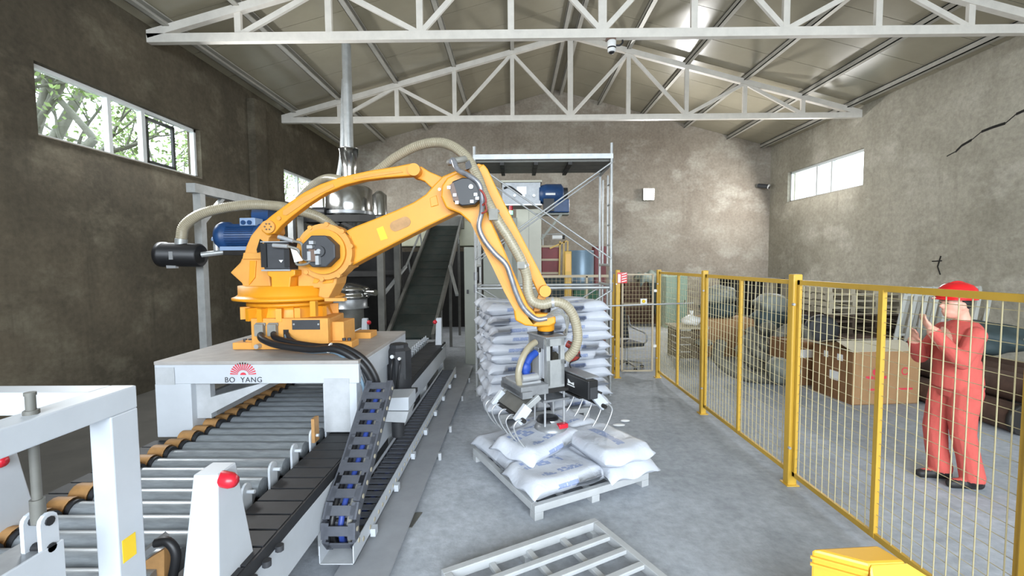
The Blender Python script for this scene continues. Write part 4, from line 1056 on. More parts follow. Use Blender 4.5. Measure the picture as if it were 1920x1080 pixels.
def fence_post(x, y, h, label, w=.07):
    t = thing('fence_post', label, 'post', (x, y, 0), group='yellow fence posts')
    MB().box(x-w/2, x+w/2, y-w/2, y+w/2, 0, h).build('tube', 'fence_yellow', t, bevel=.01)
    MB().box(x-.055, x+.055, y-.055, y+.055, 0, .01).build('base_plate', 'fence_yellow', t)
    for z in (.35, 1.62):
        MB().cyl((x-w/2-.0, y-w/2, z), (x-w/2+.0, y-w/2-.02, z), .012, 8).build('clip_bolt', 'silver', t)
fence_panel(FY[1], FY[0], 'yellow mesh fence panel farthest away, next to the gate')
fence_panel(FY[2], FY[1], 'middle yellow mesh fence panel in front of the hose pile')
fence_panel(FY[3], FY[2], 'nearest yellow mesh fence panel in front of the worker in red')
fence_post(FX, FY[0], FH+.03, 'yellow fence post at the gate hinge side')
fence_post(FX, FY[1], FH+.05, 'yellow fence post between far and middle mesh panels')
fence_post(FX, FY[2], FH+.05, 'thick yellow fence post nearest the camera', .08)
fence_post(FX, FY[3], FH+.05, 'yellow fence post ending the nearest mesh panel at the right edge', .08)
gx0 = P(1158, 600, Y=FY[0]).x
fence_post(gx0, FY[0], FH+.03, 'yellow gate post beside the scaffold with striped sign')
fence_post(P(1150, 600, Y=FY[0]+.3).x, FY[0]+.3, FH-.05, 'thin yellow post just left of the gate post', .04)
gt = thing('fence_gate', 'beige mesh gate standing in the yellow fence', 'gate', ((gx0+FX)/2, FY[0], 0))
ga, gb_, gz0, gz1 = gx0+.08, FX-.10, .12, FH-.05
for x in (ga, gb_): MB().box(x-.015, x+.015, FY[0]-.012, FY[0]+.012, gz0, gz1).build('stile', 'gate_beige', gt)
for z in (gz0, gz1, 1.27): MB().box(ga, gb_, FY[0]-.012, FY[0]+.012, z-.012, z+.012).build('rail', 'gate_beige', gt)
w = MB()
for k in range(1, 9): x = ga+(gb_-ga)*k/9; w.tube([(x, FY[0], gz0), (x, FY[0], gz1)], .0025, 5, False)
for k in range(1, 24): z = gz0+(gz1-gz0)*k/24; w.tube([(ga, FY[0]+.004, z), (gb_, FY[0]+.004, z)], .0022, 5, False)
w.build('wire_mesh', 'wire_beige', gt, kind='stuff')
q = P(1207, 565, Y=FY[0]-.02); MB().box(q.x-.055, q.x+.055, q.y, q.y+.01, q.z-.045, q.z+.045).build('latch_box', 'sticker_white', gt)
MB().lathe([(.03, 0), (.02, .01)], (q.x, q.y, q.z), 14, (0, -1, 0)).build('latch_button', 'sticker_yellow', gt)
for z in (.55, 1.5): MB().box(gb_+.015, gb_+.07, FY[0]-.02, FY[0]+.02, z-.02, z+.02).build('hinge', 'sticker_white', gt)
# striped sign on the gate post
q = P(1168, 521, Y=FY[0]-.06)
sg = thing('striped_sign', 'small red and white striped warning sign on the gate post', 'sign', q)
MB().box(q.x-.09, q.x+.07, q.y, q.y+.008, q.z-.09, q.z+.09).build('board', 'red_paint', sg)
b = MB()
for k in range(4):
    z = q.z-.075+k*.042; b.prism([(q.x-.02, q.y-.002, z), (q.x+.06, q.y-.002, z+.02), (q.x+.06, q.y-.002, z+.036), (q.x-.02, q.y-.002, z+.016)], .002)
b.box(q.x-.085, q.x-.04, q.y-.002, q.y, q.z-.08, q.z+.06)
b.build('stripes', 'sticker_white', sg)

# ================================================================ yellow machine cover in the bottom right corner
yc_ = thing('yellow_cover', 'yellow chamfered machine cover in the bottom right corner', 'cover', (1.8, 2.2, 0))
A_, B_, D_, E_ = P(1520, 1028, Z=.56), P(1645, 1021, Z=.56), P(1628, 1056, Z=.56), P(1700, 1053, Z=.56)
F_, G_ = P(1640, 1130, Z=.42), P(1790, 1110, Z=.42)
fl0 = lambda p_, z=0: Vector((p_.x, p_.y, z))
top = [A_, D_, E_, B_]
MB().prism([fl0(p_) for p_ in (A_, D_, E_, B_)], .56, (0, 0, 1)).build('housing', 'yellow_cover', yc_, bevel=.015)
MB().add([D_, E_, G_, F_, fl0(D_), fl0(E_), fl0(G_), fl0(F_)], [(0, 1, 2, 3), (7, 6, 5, 4), (0, 4, 5, 1), (1, 5, 6, 2), (2, 6, 7, 3), (3, 7, 4, 0)]).build('sloped_front', 'yellow_cover', yc_, bevel=.015)
o1, o2 = Vector((-.012, -.006, 0)), Vector((-.012, -.006, -.03))
for dz in (-.04, -.075): MB().beam(A_+Vector((-.004, -.006, dz)), D_+Vector((-.004, -.006, dz)), .012, .012).build('groove_bead', 'yellow_cover', yc_)

# ================================================================ left side: platform frame, blower, hoppers
fr = thing('steel_platform', 'galvanised steel platform frame by the left wall', 'platform', (-4.2, 7.2, 0))
PX = -4.25
zt2 = P(365, 345, X=PX).z; y0p = P(372, 345, X=PX).y; y1p = P(545, 372, X=PX).y
for y in (y0p, y1p):
    MB().box(PX-.05, PX+.05, y-.05, y+.05, 0, zt2-.12).build('post', 'galvanised', fr)
MB().box(PX-.06, PX+.06, y0p-.15, y1p+.2, zt2-.12, zt2).build('beam', 'galvanised', fr)
MB().beam((PX, y0p+.05, zt2-.5), (PX, y0p+.5, zt2-.1), .05, .05).build('knee_brace', 'galvanised', fr)
sh_z = P(440, 470, Y=5.85).z
MB().box(P(418, 470, Y=5.7).x, PX+1.1, 5.7, 6.15, sh_z-.06, sh_z).build('shelf', 'dark_steel', fr)
bl = thing('vacuum_blower', 'blue electric motor of the vacuum blower behind the robot', 'motor', (P(450, 470, Y=5.85).x, 5.9, sh_z))
bx_, bz_ = P(450, 443, Y=5.85).x, P(450, 443, Y=5.85).z
MB().lathe([(.10, -.30), (.17, -.28), (.19, -.24), (.19, -.16), (.165, -.15), (.165, .26), (.1, .30)], (bx_, 5.9, bz_), 28, (1, 0, 0)).build('motor_body', 'blue_motor', bl)
for k in range(9):
    a = -.7+k*1.4/8
    MB().obox((bx_+.05, 5.9-.172*math.cos(a), bz_+.172*math.sin(a)), (.36, .03, .008), Matrix.Rotation(-a, 3, 'X')).build('fin', 'blue_motor', bl)
q = P(465, 416, Y=5.78); MB().box(q.x-.10, q.x+.10, 5.76, 5.95, q.z-.05, q.z+.05).build('terminal_box', 'lightblue_box', bl, bevel=.008)
b = MB()
for dx in (-.045, .035): b.lathe([(.028, 0), (.028, .02)], (q.x+dx, 5.76, q.z-.01), 12, (0, -1, 0))
b.build('gland', 'blue_motor', bl)
MB().box(bx_-.2, bx_+.3, 5.74, 6.06, sh_z, sh_z+.05).build('motor_foot', 'lightblue_box', bl)
q = P(495, 405, Y=6.1); MB().lathe([(.13, -.1), (.13, .12)], q, 20, (1, 0, 0)).build('blower_housing', 'blue_motor', bl)
cn = thing('filter_canister', 'black cylindrical filter canister hanging left of the blue motor', 'filter', P(340, 478, Y=5.75))
q = P(340, 478, Y=5.75)
MB().lathe([(.14, -.27), (.16, -.26), (.16, -.20), (.15, -.19), (.15, .24), (.13, .26)], q, 28, (1, 0, -.03)).build('canister', 'black_plastic', cn)
MB().obox(q+Vector((-.02, -.152, -.01)), (.05, .008, .1)).build('clip', 'silver', cn)
MB().obox(q+Vector((-.1, -.03, -.15)), (.12, .05, .04)).build('clip', 'silver', cn)
p2 = P(340, 448, Y=5.75); MB().cyl((q.x, q.y, q.z+.12), p2, .07, 16).build('inlet', 'galvanised', cn)
e = q+Vector((.26, 0, 0)); MB().cyl(e, P(425, 472, Y=5.85), .035, 14).cyl(P(407, 470, Y=5.8), P(406, 450, Y=5.8), .04, 14).build('outlet_pipe', 'galvanised', cn)
MB().lathe([(.055, 0), (.06, .02), (.05, .05), (.02, .06)], P(406, 452, Y=5.8), 16, (0, 0, 1)).build('relief_cap', 'lightblue_box', cn)

HY = 9.2
hx = P(660, 400, Y=HY).x
tw = thing('dosing_tower', 'dark steel tower with polished stainless hopper and feed funnel', 'hopper', (hx, HY, 0))
zd0, zd1 = P(660, 398, Y=HY).z, P(660, 356, Y=HY).z
for dx in (-.75, .75):
    for dy in (-.6, .6): MB().box(hx+dx-.06, hx+dx+.06, HY+dy-.06, HY+dy+.06, 0, zd0-.15).build('post', 'grey_post', tw)
for dy in (-.6, .6):
    MB().box(hx-.8, hx+.8, HY+dy-.05, HY+dy+.05, zd0-.25, zd0-.12).build('beam', 'dark_steel', tw)
    MB().box(hx-.8, hx+.8, HY+dy-.04, HY+dy+.04, 1.75, 1.85).build('beam', 'dark_steel', tw)
for dx in (-.75, .75): MB().box(hx+dx-.05, hx+dx+.05, HY-.6, HY+.6, zd0-.25, zd0-.12).build('beam', 'dark_steel', tw)
MB().beam((hx-.7, HY-.6, zd0-.6), (hx+.1, HY-.6, zd0-.2), .06, .06).beam((hx+.7, HY-.6, zd0-.6), (hx-.1, HY-.6, zd0-.2), .06, .06).build('brace', 'dark_steel', tw)
MB().lathe([(.25, zd0-.55), (.42, zd0-.15), (.46, zd0-.02), (.46, zd1), (.40, zd1+.05), (.12, zd1+.08)], (hx-.05, HY, 0), 36).build('hopper_drum', 'stainless', tw)
MB().lathe([(.485, zd0-.06), (.485, zd0)], (hx-.05, HY, 0), 36).build('drum_flange', 'steel', tw)
q0 = P(660, 345, Y=HY).z; q1 = P(655, 320, Y=HY).z; q2 = P(655, 281, Y=HY).z
MB().lathe([(.14, q0-.1), (.14, q1), (.19, q2), (.20, q2), (.20, q2+.02)], (P(655, 300, Y=HY).x, HY, 0), 28).build('feed_funnel', 'stainless', tw)
MB().cyl((P(655, 300, Y=HY).x, HY, q2), (P(655, 300, Y=HY).x, HY, roofz(-3.3)), .09, 16).build('vent_pipe', 'galvanised', tw)
q = P(712, 385, Y=HY-.2); MB().lathe([(.14, -.25), (.14, .2), (.05, .28)], q, 20).build('side_vessel', 'stainless', tw)
q = P(600, 398, Y=HY-.4); MB().lathe([(.10, -.12), (.10, .12)], q, 16, (1, 0, 0)).build('vibrator', 'black_plastic', tw)
MB().tube(spline([P(645, 150, Y=HY+.2), P(643, 220, Y=HY), P(640, 300, Y=HY), P(620, 400, Y=HY-.1)], 6), .05, 10).build('air_duct', 'galvanised', tw)
MB().box(hx-.9, hx+.75, HY+.95, HY+1.0, 0, zd0-.3).build('rear_shade_panel', 'dark_steel', tw)  # added dark panel, stands in for the gloom behind the tower
MB().box(hx-.85, hx-.8, HY-.5, HY+.9, 0, zd0-.3).build('side_shade_panel', 'dark_steel', tw)  # added dark panel, deepens the shade at the tower's side
sv = thing('vibrating_sieve', 'round stainless vibrating sieve below the dark tower', 'sieve', (P(655, 550, Y=8.6).x, 8.6, 0))
q = P(657, 550, Y=8.6); sx, sz = q.x, q.z
MB().lathe([(.33, -.10), (.36, -.08), (.36, -.04), (.33, -.02), (.33, .04), (.36, .06), (.36, .10), (.30, .14), (.08, .2)], (sx, 8.6, sz), 36).build('sieve_deck', 'stainless', sv)
MB().lathe([(.34, -.28), (.31, -.26), (.31, -.10)], (sx, 8.6, sz), 30).build('sieve_body', 'steel', sv)
MB().lathe([(.24, 0), (.24, sz-.27)], (sx, 8.6, 0), 24).build('sieve_base', 'grey_post', sv)
MB().cyl((sx+.33, 8.5, sz+.02), (sx+.55, 8.4, sz+.02), .06, 12).build('outlet', 'stainless', sv)

# ================================================================ background machines
um = thing('unpacking_machine', 'pale cream sack unpacking machine at the top of the belt conveyor', 'machine', (-2.6, 13.6, 0))
a, b = P(735, 462, Y=13.4), P(805, 425, Y=13.4)
MB().box(-4.6, -.9, 13.4, 14.6, a.z, 3.25).build('hood', 'cream_panel', um, bevel=.02)
for x in (-4.5, -2.7, -1.0):
    for y in (13.5, 14.5): MB().box(x-.06, x+.06, y-.06, y+.06, 0, a.z).build('leg', 'grey_post', um)
MB().box(-4.5, -.9, 13.9, 14.5, .0, 2.35).build('inner_body', 'dark_steel', um)
MB().box(-1.4, -.95, 13.0, 13.3, .0, 2.35).build('end_shade_panel', 'dark_steel', um)  # added dark panel, stands in for shade beside the belt top
for x in (-4.0, -3.4): MB().box(x-.03, x+.03, 13.35, 13.41, 1.0, 2.4).build('rod', 'galvanised', um)
MB().box(-2.5, -1.5, 13.1, 13.4, 3.0, 3.35).build('entry_cover', 'grey_post', um)

cc = thing('control_cabinet', 'tall narrow grey-green cabinet left of the scaffold', 'cabinet', (P(880, 560, Y=8.9).x, 8.9, 0))
x0, x1 = P(871, 560, Y=8.7).x, P(891, 560, Y=8.7).x
MB().box(x0, x1, 8.7, 9.15, 0, P(880, 463, Y=8.7).z).build('body', 'cabinet_grey', cc, bevel=.006)
MB().box(x0+.01, x1-.01, 8.69, 8.70, .1, P(880, 468, Y=8.7).z).build('door', 'cabinet_grey', cc)
q = P(877, 547, Y=8.685); MB().box(q.x-.02, q.x+.02, 8.675, 8.69, q.z-.04, q.z+.04).build('handle', 'black_plastic', cc)

BY = 9.6
be = thing('bucket_elevator', 'beige bucket elevator with stainless head behind the scaffold', 'elevator', (P(990, 480, Y=BY).x, BY, 0))
x0, x1 = P(968, 400, Y=BY).x, P(1015, 400, Y=BY).x
zc1 = P(990, 392, Y=BY).z
MB().box(x0, x1, BY, BY+.4, 0, zc1).build('column', 'cabinet_beige', be, bevel=.006)
MB().box((x0+x1)/2-.004, (x0+x1)/2+.004, BY-.003, BY, .0, zc1).build('seam', 'cabinet_grey', be)
hx0, hx1, hz0, hz1 = P(942, 380, Y=BY).x, P(1013, 380, Y=BY).x, P(980, 384, Y=BY).z, P(980, 344, Y=BY).z
MB().box(hx0, hx1, BY-.12, BY+.5, hz0, hz1).build('head_box', 'steel', be, bevel=.006)
MB().box(hx0-.03, hx1+.03, BY-.16, BY+.55, hz1, hz1+.04).build('head_lid', 'cabinet_beige', be)
MB().box(hx0-.02, hx1+.02, BY-.15, BY+.5, hz0-.03, hz0).build('head_flange', 'silver', be)
q = P(978, 357, Y=BY-.13); MB().box(q.x-.10, q.x+.10, BY-.13, BY-.12, q.z-.08, q.z+.08).build('hatch', 'silver', be)
for u in (965, 982, 1001): q = P(u, 367, Y=BY-.14); MB().cyl((q.x, BY-.12, q.z), (q.x, BY-.17, q.z), .03, 10).build('knob', 'silver', be)
MB().tube(spline([P(945, 353, Y=BY-.16), P(955, 350, Y=BY-.18), P(968, 358, Y=BY-.18), P(978, 366, Y=BY-.18)], 6), .02, 8).build('hose', 'black_plastic', be)
mb_ = thing('drive_motor', 'dark blue geared drive motor beside the stainless elevator head', 'motor', (P(1035, 375, Y=BY).x, BY, hz0))
q = P(1032, 365, Y=BY); MB().lathe([(.10, -.25), (.18, -.24), (.22, -.1), (.22, .22), (.15, .27)], q, 24, (1, 0, 0)).build('gearbox', 'blue_motor', mb_)
q = P(1047, 385, Y=BY); MB().box(q.x-.28, q.x+.22, BY-.12, BY+.25, q.z-.16, q.z+.12).build('motor_block', 'blue_motor', mb_, bevel=.02)
q = P(1028, 382, Y=BY-.2); MB().box(q.x-.10, q.x+.12, BY-.24, BY-.1, q.z-.15, q.z+.10).build('terminal_box', 'black_plastic', mb_)
q = P(1055, 362, Y=BY); MB().lathe([(.11, -.08), (.11, .1)], q, 18, (1, 0, 0)).build('fan_cover', 'black_dusty', mb_)
q = P(1032, 364, Y=BY-.21); MB().box(q.x-.1, q.x+.1, q.y-.02, q.y, q.z-.02, q.z+.02).build('type_plate', 'sticker_white', mb_)
q = P(1045, 400, Y=BY); MB().box(hx1-.1, q.x+.25, BY-.05, BY+.3, q.z-.03, q.z).beam((q.x+.1, BY, q.z), (x1, BY, q.z-.55), .05, .05).build('bracket', 'cabinet_grey', mb_)
# small cabinets around the elevator
def cab(name, label, u0, u1, v0, v1, Y, dep, m, cat='cabinet'):
    a = P(u0, v0, Y=Y); c_ = P(u1, v1, Y=Y); c_.z = 0; t = thing(name, label, cat, ((a.x+c_.x)/2, Y, 0))
    MB().box(a.x, c_.x, Y, Y+dep, max(0, c_.z), a.z).build('body', m, t, bevel=.006)
    MB().box(a.x+.02, c_.x-.02, Y-.008, Y, max(0, c_.z)+.03, a.z-.03).build('door', m, t)
    MB().box(c_.x-.08, c_.x-.05, Y-.025, Y-.008, (a.z+max(0, c_.z))/2-.06, (a.z+max(0, c_.z))/2+.06).build('handle', 'black_plastic', t)
    return t
cab('junction_cabinet', 'pale grey cabinet behind the left scaffold post', 906, 962, 470, 620, 8.6, .5, 'cabinet_grey')
cab('junction_cabinet', 'small grey control box below the stack light', 946, 970, 408, 470, 9.15, .3, 'cabinet_grey')
q = P(958, 408, Y=9.3)
sl = thing('stack_light', 'small red and green stack light behind the forearm', 'lamp', q)
MB().cyl(q, q+Vector((0, 0, .06)), .035, 12).build('base', 'rubber_grey', sl)
MB().cyl(q+Vector((0, 0, .06)), q+Vector((0, 0, .14)), .04, 12).build('green_lens', 'lens_green', sl)
MB().cyl(q+Vector((0, 0, .14)), q+Vector((0, 0, .24)), .04, 12).build('red_lens', 'red_lens', sl)
# red hopper in yellow frame, yellow bollard and rail, blue-grey drum, green bin
RY_ = 10.6; a, c_ = P(1016, 462, Y=RY_), P(1048, 512, Y=RY_)
rh = thing('red_machine', 'dark red machine casing beside the beige elevator', 'machine', (a.x+.2, RY_, 0))
MB().box(a.x, c_.x, RY_, RY_+.8, .5, a.z).box(a.x+.1, c_.x-.05, RY_+.1, RY_+.7, 0, .5).build('casing', 'red_hopper', rh, bevel=.01)
for z in (a.z, (a.z+c_.z)/2, c_.z): MB().box(a.x-.02, c_.x+.02, RY_-.03, RY_, z-.025, z+.025).build('frame_bar', 'gate_beige', rh)
lx = P(1055, 480, Y=RY_-.1).x
ld = thing('yellow_ladder_frame', 'orange-yellow upright ladder frame beside the red machine', 'frame', (lx, RY_-.1, 0))
for dx in (-.09, .0, .09): MB().beam((lx+dx-.03, RY_-.1, 0), (lx+dx+.03, RY_-.1, P(1055, 452, Y=RY_-.1).z), .035, .035).build('upright', 'fence_yellow', ld)
MB().beam((lx-.3, RY_-.1, P(1030, 466, Y=RY_).z), (lx+.1, RY_-.1, P(1055, 452, Y=RY_).z), .035, .035).build('top_bar', 'fence_yellow', ld)
q = P(1046, 445, Y=RY_); dr = thing('work_lamp', 'small white work lamp on a bar above the red machine', 'lamp', q)
MB().cyl(q-Vector((.13, 0, 0)), q+Vector((.1, 0, 0)), .055, 14).build('housing', 'sticker_white', dr)
MB().cyl(q+Vector((.1, 0, 0)), q+Vector((.16, 0, 0)), .045, 12).build('cap', 'black_plastic', dr)
MB().cyl(P(1016, 440, Y=RY_), P(1056, 438, Y=RY_), .012, 8).build('bar', 'galvanised', dr)
MB().cyl((P(1018, 440, Y=RY_).x, RY_, a.z), P(1018, 440, Y=RY_), .015, 8).build('stand', 'galvanised', dr)
yp = thing('yellow_bollard', 'yellow square safety column behind the scaffold', 'post', (P(1065, 550, Y=8.9).x, 8.9, 0))
q = P(1065, 471, Y=8.9); MB().box(q.x-.065, q.x+.065, 8.85, 8.98, 0, q.z).build('column', 'fence_yellow', yp, bevel=.01)
MB().box(q.x-.05, q.x+.05, 8.845, 8.85, q.z-.4, q.z-.05).build('cover_strip', 'yellow_cover', yp)
z = P(1060, 518, Y=8.8).z
rl = thing('guard_rail', 'long beige guard rail running behind the scaffold', 'rail', (1.2, 8.8, 0))
MB().box(P(1012, 518, Y=8.8).x, P(1150, 515, Y=8.8).x, 8.78, 8.82, z-.025, z+.025).build('top_rail', 'gate_beige', rl)
for u in (1014, 1100, 1148): x = P(u, 550, Y=8.8).x; MB().box(x-.02, x+.02, 8.78, 8.82, 0, z).build('upright', 'gate_beige', rl)
w = MB(); xa, xb = P(1012, 518, Y=8.8).x, P(1150, 515, Y=8.8).x
for k in range(1, 18): x = xa+(xb-xa)*k/18; w.tube([(x, 8.8, .1), (x, 8.8, z)], .003, 5, False)
for k in range(1, 18): zz = .1+(z-.1)*k/18; w.tube([(xa, 8.8, zz), (xb, 8.8, zz)], .003, 5, False)
w.build('wire_mesh', 'gate_beige', rl, kind='stuff')
def drum_(label, u, v0, v1, Y, r, m, cat='drum', name='steel_drum'):
    q = P(u, v0, Y=Y); zb = max(0, P(u, v1, Y=Y).z); t = thing(name, label, cat, (q.x, Y, zb))
    H = q.z-zb
    MB().lathe([(r, 0), (r*1.02, .01), (r, .03), (r, H*.33), (r*1.03, H*.34), (r, H*.35), (r, H*.66), (r*1.03, H*.67), (r, H*.68), (r, H-.02), (r*1.02, H), (r*.95, H)], (q.x, Y, zb), 28).build('shell', m, t)
    MB().lathe([(r*.94, H-.004), (r*.94, H+.004)], (q.x, Y, zb), 24).build('lid', m, t)
drum_('upright blue-grey drum behind the yellow safety column', 1090, 470, 640, 10.2, .28, 'bin_blue')
cab('green_bin', 'dark green cabinet behind the scaffold at right', 1076, 1122, 545, 620, 9.6, .4, 'bin_green', 'bin')
cab('dark_bin', 'dark blue-grey cabinet low behind the forearm', 1018, 1062, 522, 600, 9.9, .4, 'tarp_dark', 'bin')
cab('maroon_cabinet', 'dark maroon cabinet beside the right scaffold posts', 1115, 1136, 462, 600, 11.2, .4, 'red_hopper')

# ================================================================ lamps and cameras
q = P(1215, 365, Y=15.24)
fl = thing('flood_lamp', 'lit white flood lamp on the back wall', 'lamp', q)
MB().box(q.x-.19, q.x+.19, q.y-.10, 15.3, q.z-.2, q.z+.2).build('housing', 'rubber_grey', fl, bevel=.01)
MB().obox(q+Vector((0, -.105, 0)), (.34, .01, .36)).build('lens', 'lamp_lens', fl)
ld_ = bpy.data.lights.new('flood_lamp_light', 'SPOT'); ld_.energy = 500; ld_.spot_size = R(150); ld_.spot_blend = .5; ld_.shadow_soft_size = .15
lo = bpy.data.objects.new('flood_lamp_light', ld_); C.objects.link(lo); lo.location = q+Vector((0, -.2, 0)); lo.rotation_euler = (R(80), 0, R(180))
q = P(1147, 70, Y=7.3)
cc_ = thing('dome_camera', 'white security camera hanging under the nearer roof truss', 'camera', (q.x, 7.3, HE-.085))
zc = HE-.085
MB().box(q.x-.09, q.x+.06, 7.26, 7.34, zc-.03, zc).build('mount', 'tan_cable', cc_)
MB().lathe([(.05, zc-.16), (.065, zc-.15), (.07, zc-.04), (.06, zc-.03)], (q.x, 7.3, 0), 20).build('housing', 'sticker_white', cc_)
MB().lathe([(.068, zc-.155), (.068, zc-.135)], (q.x, 7.3, 0), 20).build('dark_band', 'black_plastic', cc_)
MB().lathe([(.05, zc-.205), (.065, zc-.19), (.065, zc-.155)], (q.x, 7.3, 0), 20).build('lower_ring', 'sticker_white', cc_)
MB().sphere((q.x, 7.3, zc-.20), (.05, .05, .035)).build('dome', 'black_plastic', cc_)
MB().tube(spline([(q.x+.06, 7.3, zc-.1), (q.x+.13, 7.3, zc-.1), (q.x+.17, 7.3, zc-.06), (q.x+.17, 7.3, zc-.02)], 5), .015, 8).build('cable', 'black_plastic', cc_)
q = P(1422, 348, Y=15.2)
c2 = thing('wall_camera', 'small dark camera on the back wall near the right corner', 'camera', q)
MB().cyl(q, q+Vector((.22, -.25, -.08)), .07, 12).build('body', 'dark_motor', c2)
MB().cyl(q+Vector((.2, -.23, -.07)), q+Vector((.22, -.25, -.08)), .075, 12).build('hood', 'sticker_white', c2)
MB().box(q.x-.05, q.x+.05, q.y, 15.3, q.z-.05, q.z+.05).build('mount', 'rubber_grey', c2)

# ================================================================ behind the fence
# brick stack with tarpaulin by the back wall
b0 = P(1172, 603, Z=0); b0.y = 14.3; x0 = P(1170, 590, Y=14.3).x; x1 = P(1236, 590, Y=14.3).x; zt = P(1200, 530, Y=14.3).z
bs = thing('brick_stack', 'neat stack of brown bricks against the back wall', 'bricks', ((x0+x1)/2, 14.6, 0))
nb, nz = 6, 12
bw, bh = (x1-x0)/nb, zt/nz
brm = MB().box(.006, bw-.006, 0, .6, .004, bh-.004).mesh('brick'); brm.materials.append(MATS['brick'])
for j in range(nz):
    for i in range(nb):
        inst('brick', brm, bs, WM[bs.name].inverted() @ Matrix.Translation((x0+i*bw+(bw*.3 if j % 2 else 0)-bw*.15+random.uniform(-.008, .008), 14.3+random.uniform(-.02, .02), j*bh)))
tp = MB(); n = 12
xa, xb = P(1200, 520, Y=14.2).x, P(1262, 520, Y=14.2).x
vs = []
for i in range(n+1):
    for j in range(n+1):
        x = xa+(xb-xa)*i/n; y = 14.15+.9*j/n
        z = zt+.10+.14*math.sin(i*.9)*math.sin(j*.6+1)+.18*math.sin(i/n*PI)-(.5 if i == n else 0)-(.25 if j == 0 else 0)
        vs.append((x, y, z))
tp.add(vs, [(i*(n+1)+j, (i+1)*(n+1)+j, (i+1)*(n+1)+j+1, i*(n+1)+j+1) for i in range(n) for j in range(n)], True)
o = tp.build('tarpaulin', 'tarp_grey', label='crumpled grey tarpaulin thrown over the brick stack', cat='tarpaulin')
sm_ = o.modifiers.new('thick', 'SOLIDIFY'); sm_.thickness = .02
MB().prism([(P(1216, 530, Y=14.1).x, 14.1, zt), (P(1238, 530, Y=14.1).x, 14.1, zt), (P(1232, 600, Y=14.1).x, 14.1, .1)], .06).build('hanging_tarp', 'tarp_dark', o)
# green cabinet
ca = cab('green_cabinet', 'tall pale green cabinet standing by the back wall', 1249, 1287, 518, 625, 13.4, .6, 'teal_door')
# office chair
co = Vector((2.08, 8.35, 0)); oc = thing('office_chair', 'black mesh office chair with chrome arms behind the gate', 'chair', co, R(200))
L = lambda mb, n, m, bv=0: mb.build(n, m, oc, local=True, bevel=bv)
L(MB().box(-.24, .24, -.22, .24, .43, .50), 'seat', 'chair_mesh', .03)
bk = MB(); vs = []
for i in range(7):
    for j in range(9):
        x = -.22+.44*i/6; z = .52+.58*j/8; vs.append((x*(1-.12*(j/8)), -.24-.10*(j/8)-.06*(1-(x/.22)**2), z))
bk.add(vs, [(i*9+j, (i+1)*9+j, (i+1)*9+j+1, i*9+j+1) for i in range(6) for j in range(8)], True)
o = L(bk, 'backrest', 'chair_mesh'); s_ = o.modifiers.new('t', 'SOLIDIFY'); s_.thickness = .03
for s in (-1, 1):
    L(MB().tube(spline([(s*.24, -.30, .95), (s*.28, -.28, .75), (s*.29, -.05, .70), (s*.29, .18, .66), (s*.28, .22, .52), (s*.22, .10, .44)], 6), .016, 9), 'armrest', 'steel')
L(MB().cyl((0, 0, .12), (0, 0, .43), .03, 12), 'column', 'silver')
for k in range(5):
    a = 2*PI*k/5+.3; e = Vector((.30*math.cos(a), .30*math.sin(a), .07))
    L(MB().beam((0, 0, .14), e+Vector((0, 0, .02)), .04, .03), 'foot_arm', 'grey_post'); L(MB().lathe([(.03, -.02), (.03, .02)], e-Vector((0, 0, .037)), 12, (math.sin(a), -math.cos(a), 0)), 'castor', 'black_plastic')
# low table with plastic bag
q = P(1296, 660, Z=0); ty = 8.9
ta = P(1268, 614, Y=ty); tb_ = P(1330, 614, Y=ty)
lt = thing('low_crate', 'low dark crate with a pale top behind the fence', 'crate', ((ta.x+tb_.x)/2, ty+.35, 0))
MB().box(ta.x, tb_.x, ty, ty+.7, ta.z-.04, ta.z).build('top', 'wood_pale', lt)
nsl = 4
for k in range(nsl): z = .05+k*(ta.z-.1)/nsl; MB().box(ta.x+.05, tb_.x-.05, ty+.03, ty+.06, z, z+(ta.z-.1)/nsl-.03).box(ta.x+.05, ta.x+.08, ty+.03, ty+.65, z, z+(ta.z-.1)/nsl-.03).build('slat', 'wood_dark', lt)
for x in (ta.x+.08, tb_.x-.08):
    for y in (ty+.09, ty+.6): MB().box(x-.03, x+.03, y-.03, y+.03, 0, ta.z-.04).build('leg', 'wood_dark', lt)
q = P(1298, 606, Y=ty+.25)
pb = thing('plastic_bag', 'white knotted plastic bag on the low crate', 'bag', (q.x, ty+.3, ta.z))
bm_ = MB().sphere((q.x, ty+.3, ta.z+.10), (.20, .17, .11), 18, 12)
bm_.v = [(x+.02*math.sin(30*z+9*x), y, z+.015*math.sin(25*x)) for x, y, z in bm_.v]
bm_.build('bag_body', 'sticker_white', pb); MB().lathe([(.05, 0), (.02, .05), (.05, .12)], (q.x, ty+.3, ta.z+.18), 10).build('knot', 'sticker_white', pb)
# carton and covered sacks behind the middle fence panel
def blob(name, label, cat, c, r, m, seed, amp=.12, parts=()):
    rg = random.Random(seed); t = MB().sphere((0, 0, 0), 1, 24, 16); ph = [rg.uniform(0, 6) for _ in range(6)]
    vs = []
    for x, y, z in t.v:
        k = 1+amp*(math.sin(3*x+ph[0])*math.sin(3*y+ph[1])+.6*math.sin(6*z+4*x+ph[2])+.4*math.sin(9*y+ph[3]))
        sq = max(abs(x), abs(y), abs(z))**.35
        vs.append((c[0]+r[0]*x*k/sq*.9, c[1]+r[1]*y*k/sq*.9, max(c[2]-r[2], c[2]+r[2]*z*k)))
    t.v = vs; return t.build(name, m, label=label, cat=cat)
ky = 9.3
cx_ = P(1365, 600, Y=ky).x
ct_ = thing('carton', 'brown carton under the covered sack pile behind the fence', 'box', (cx_, ky+.35, 0))
zc0, zc1 = .0, P(1365, 598, Y=ky).z
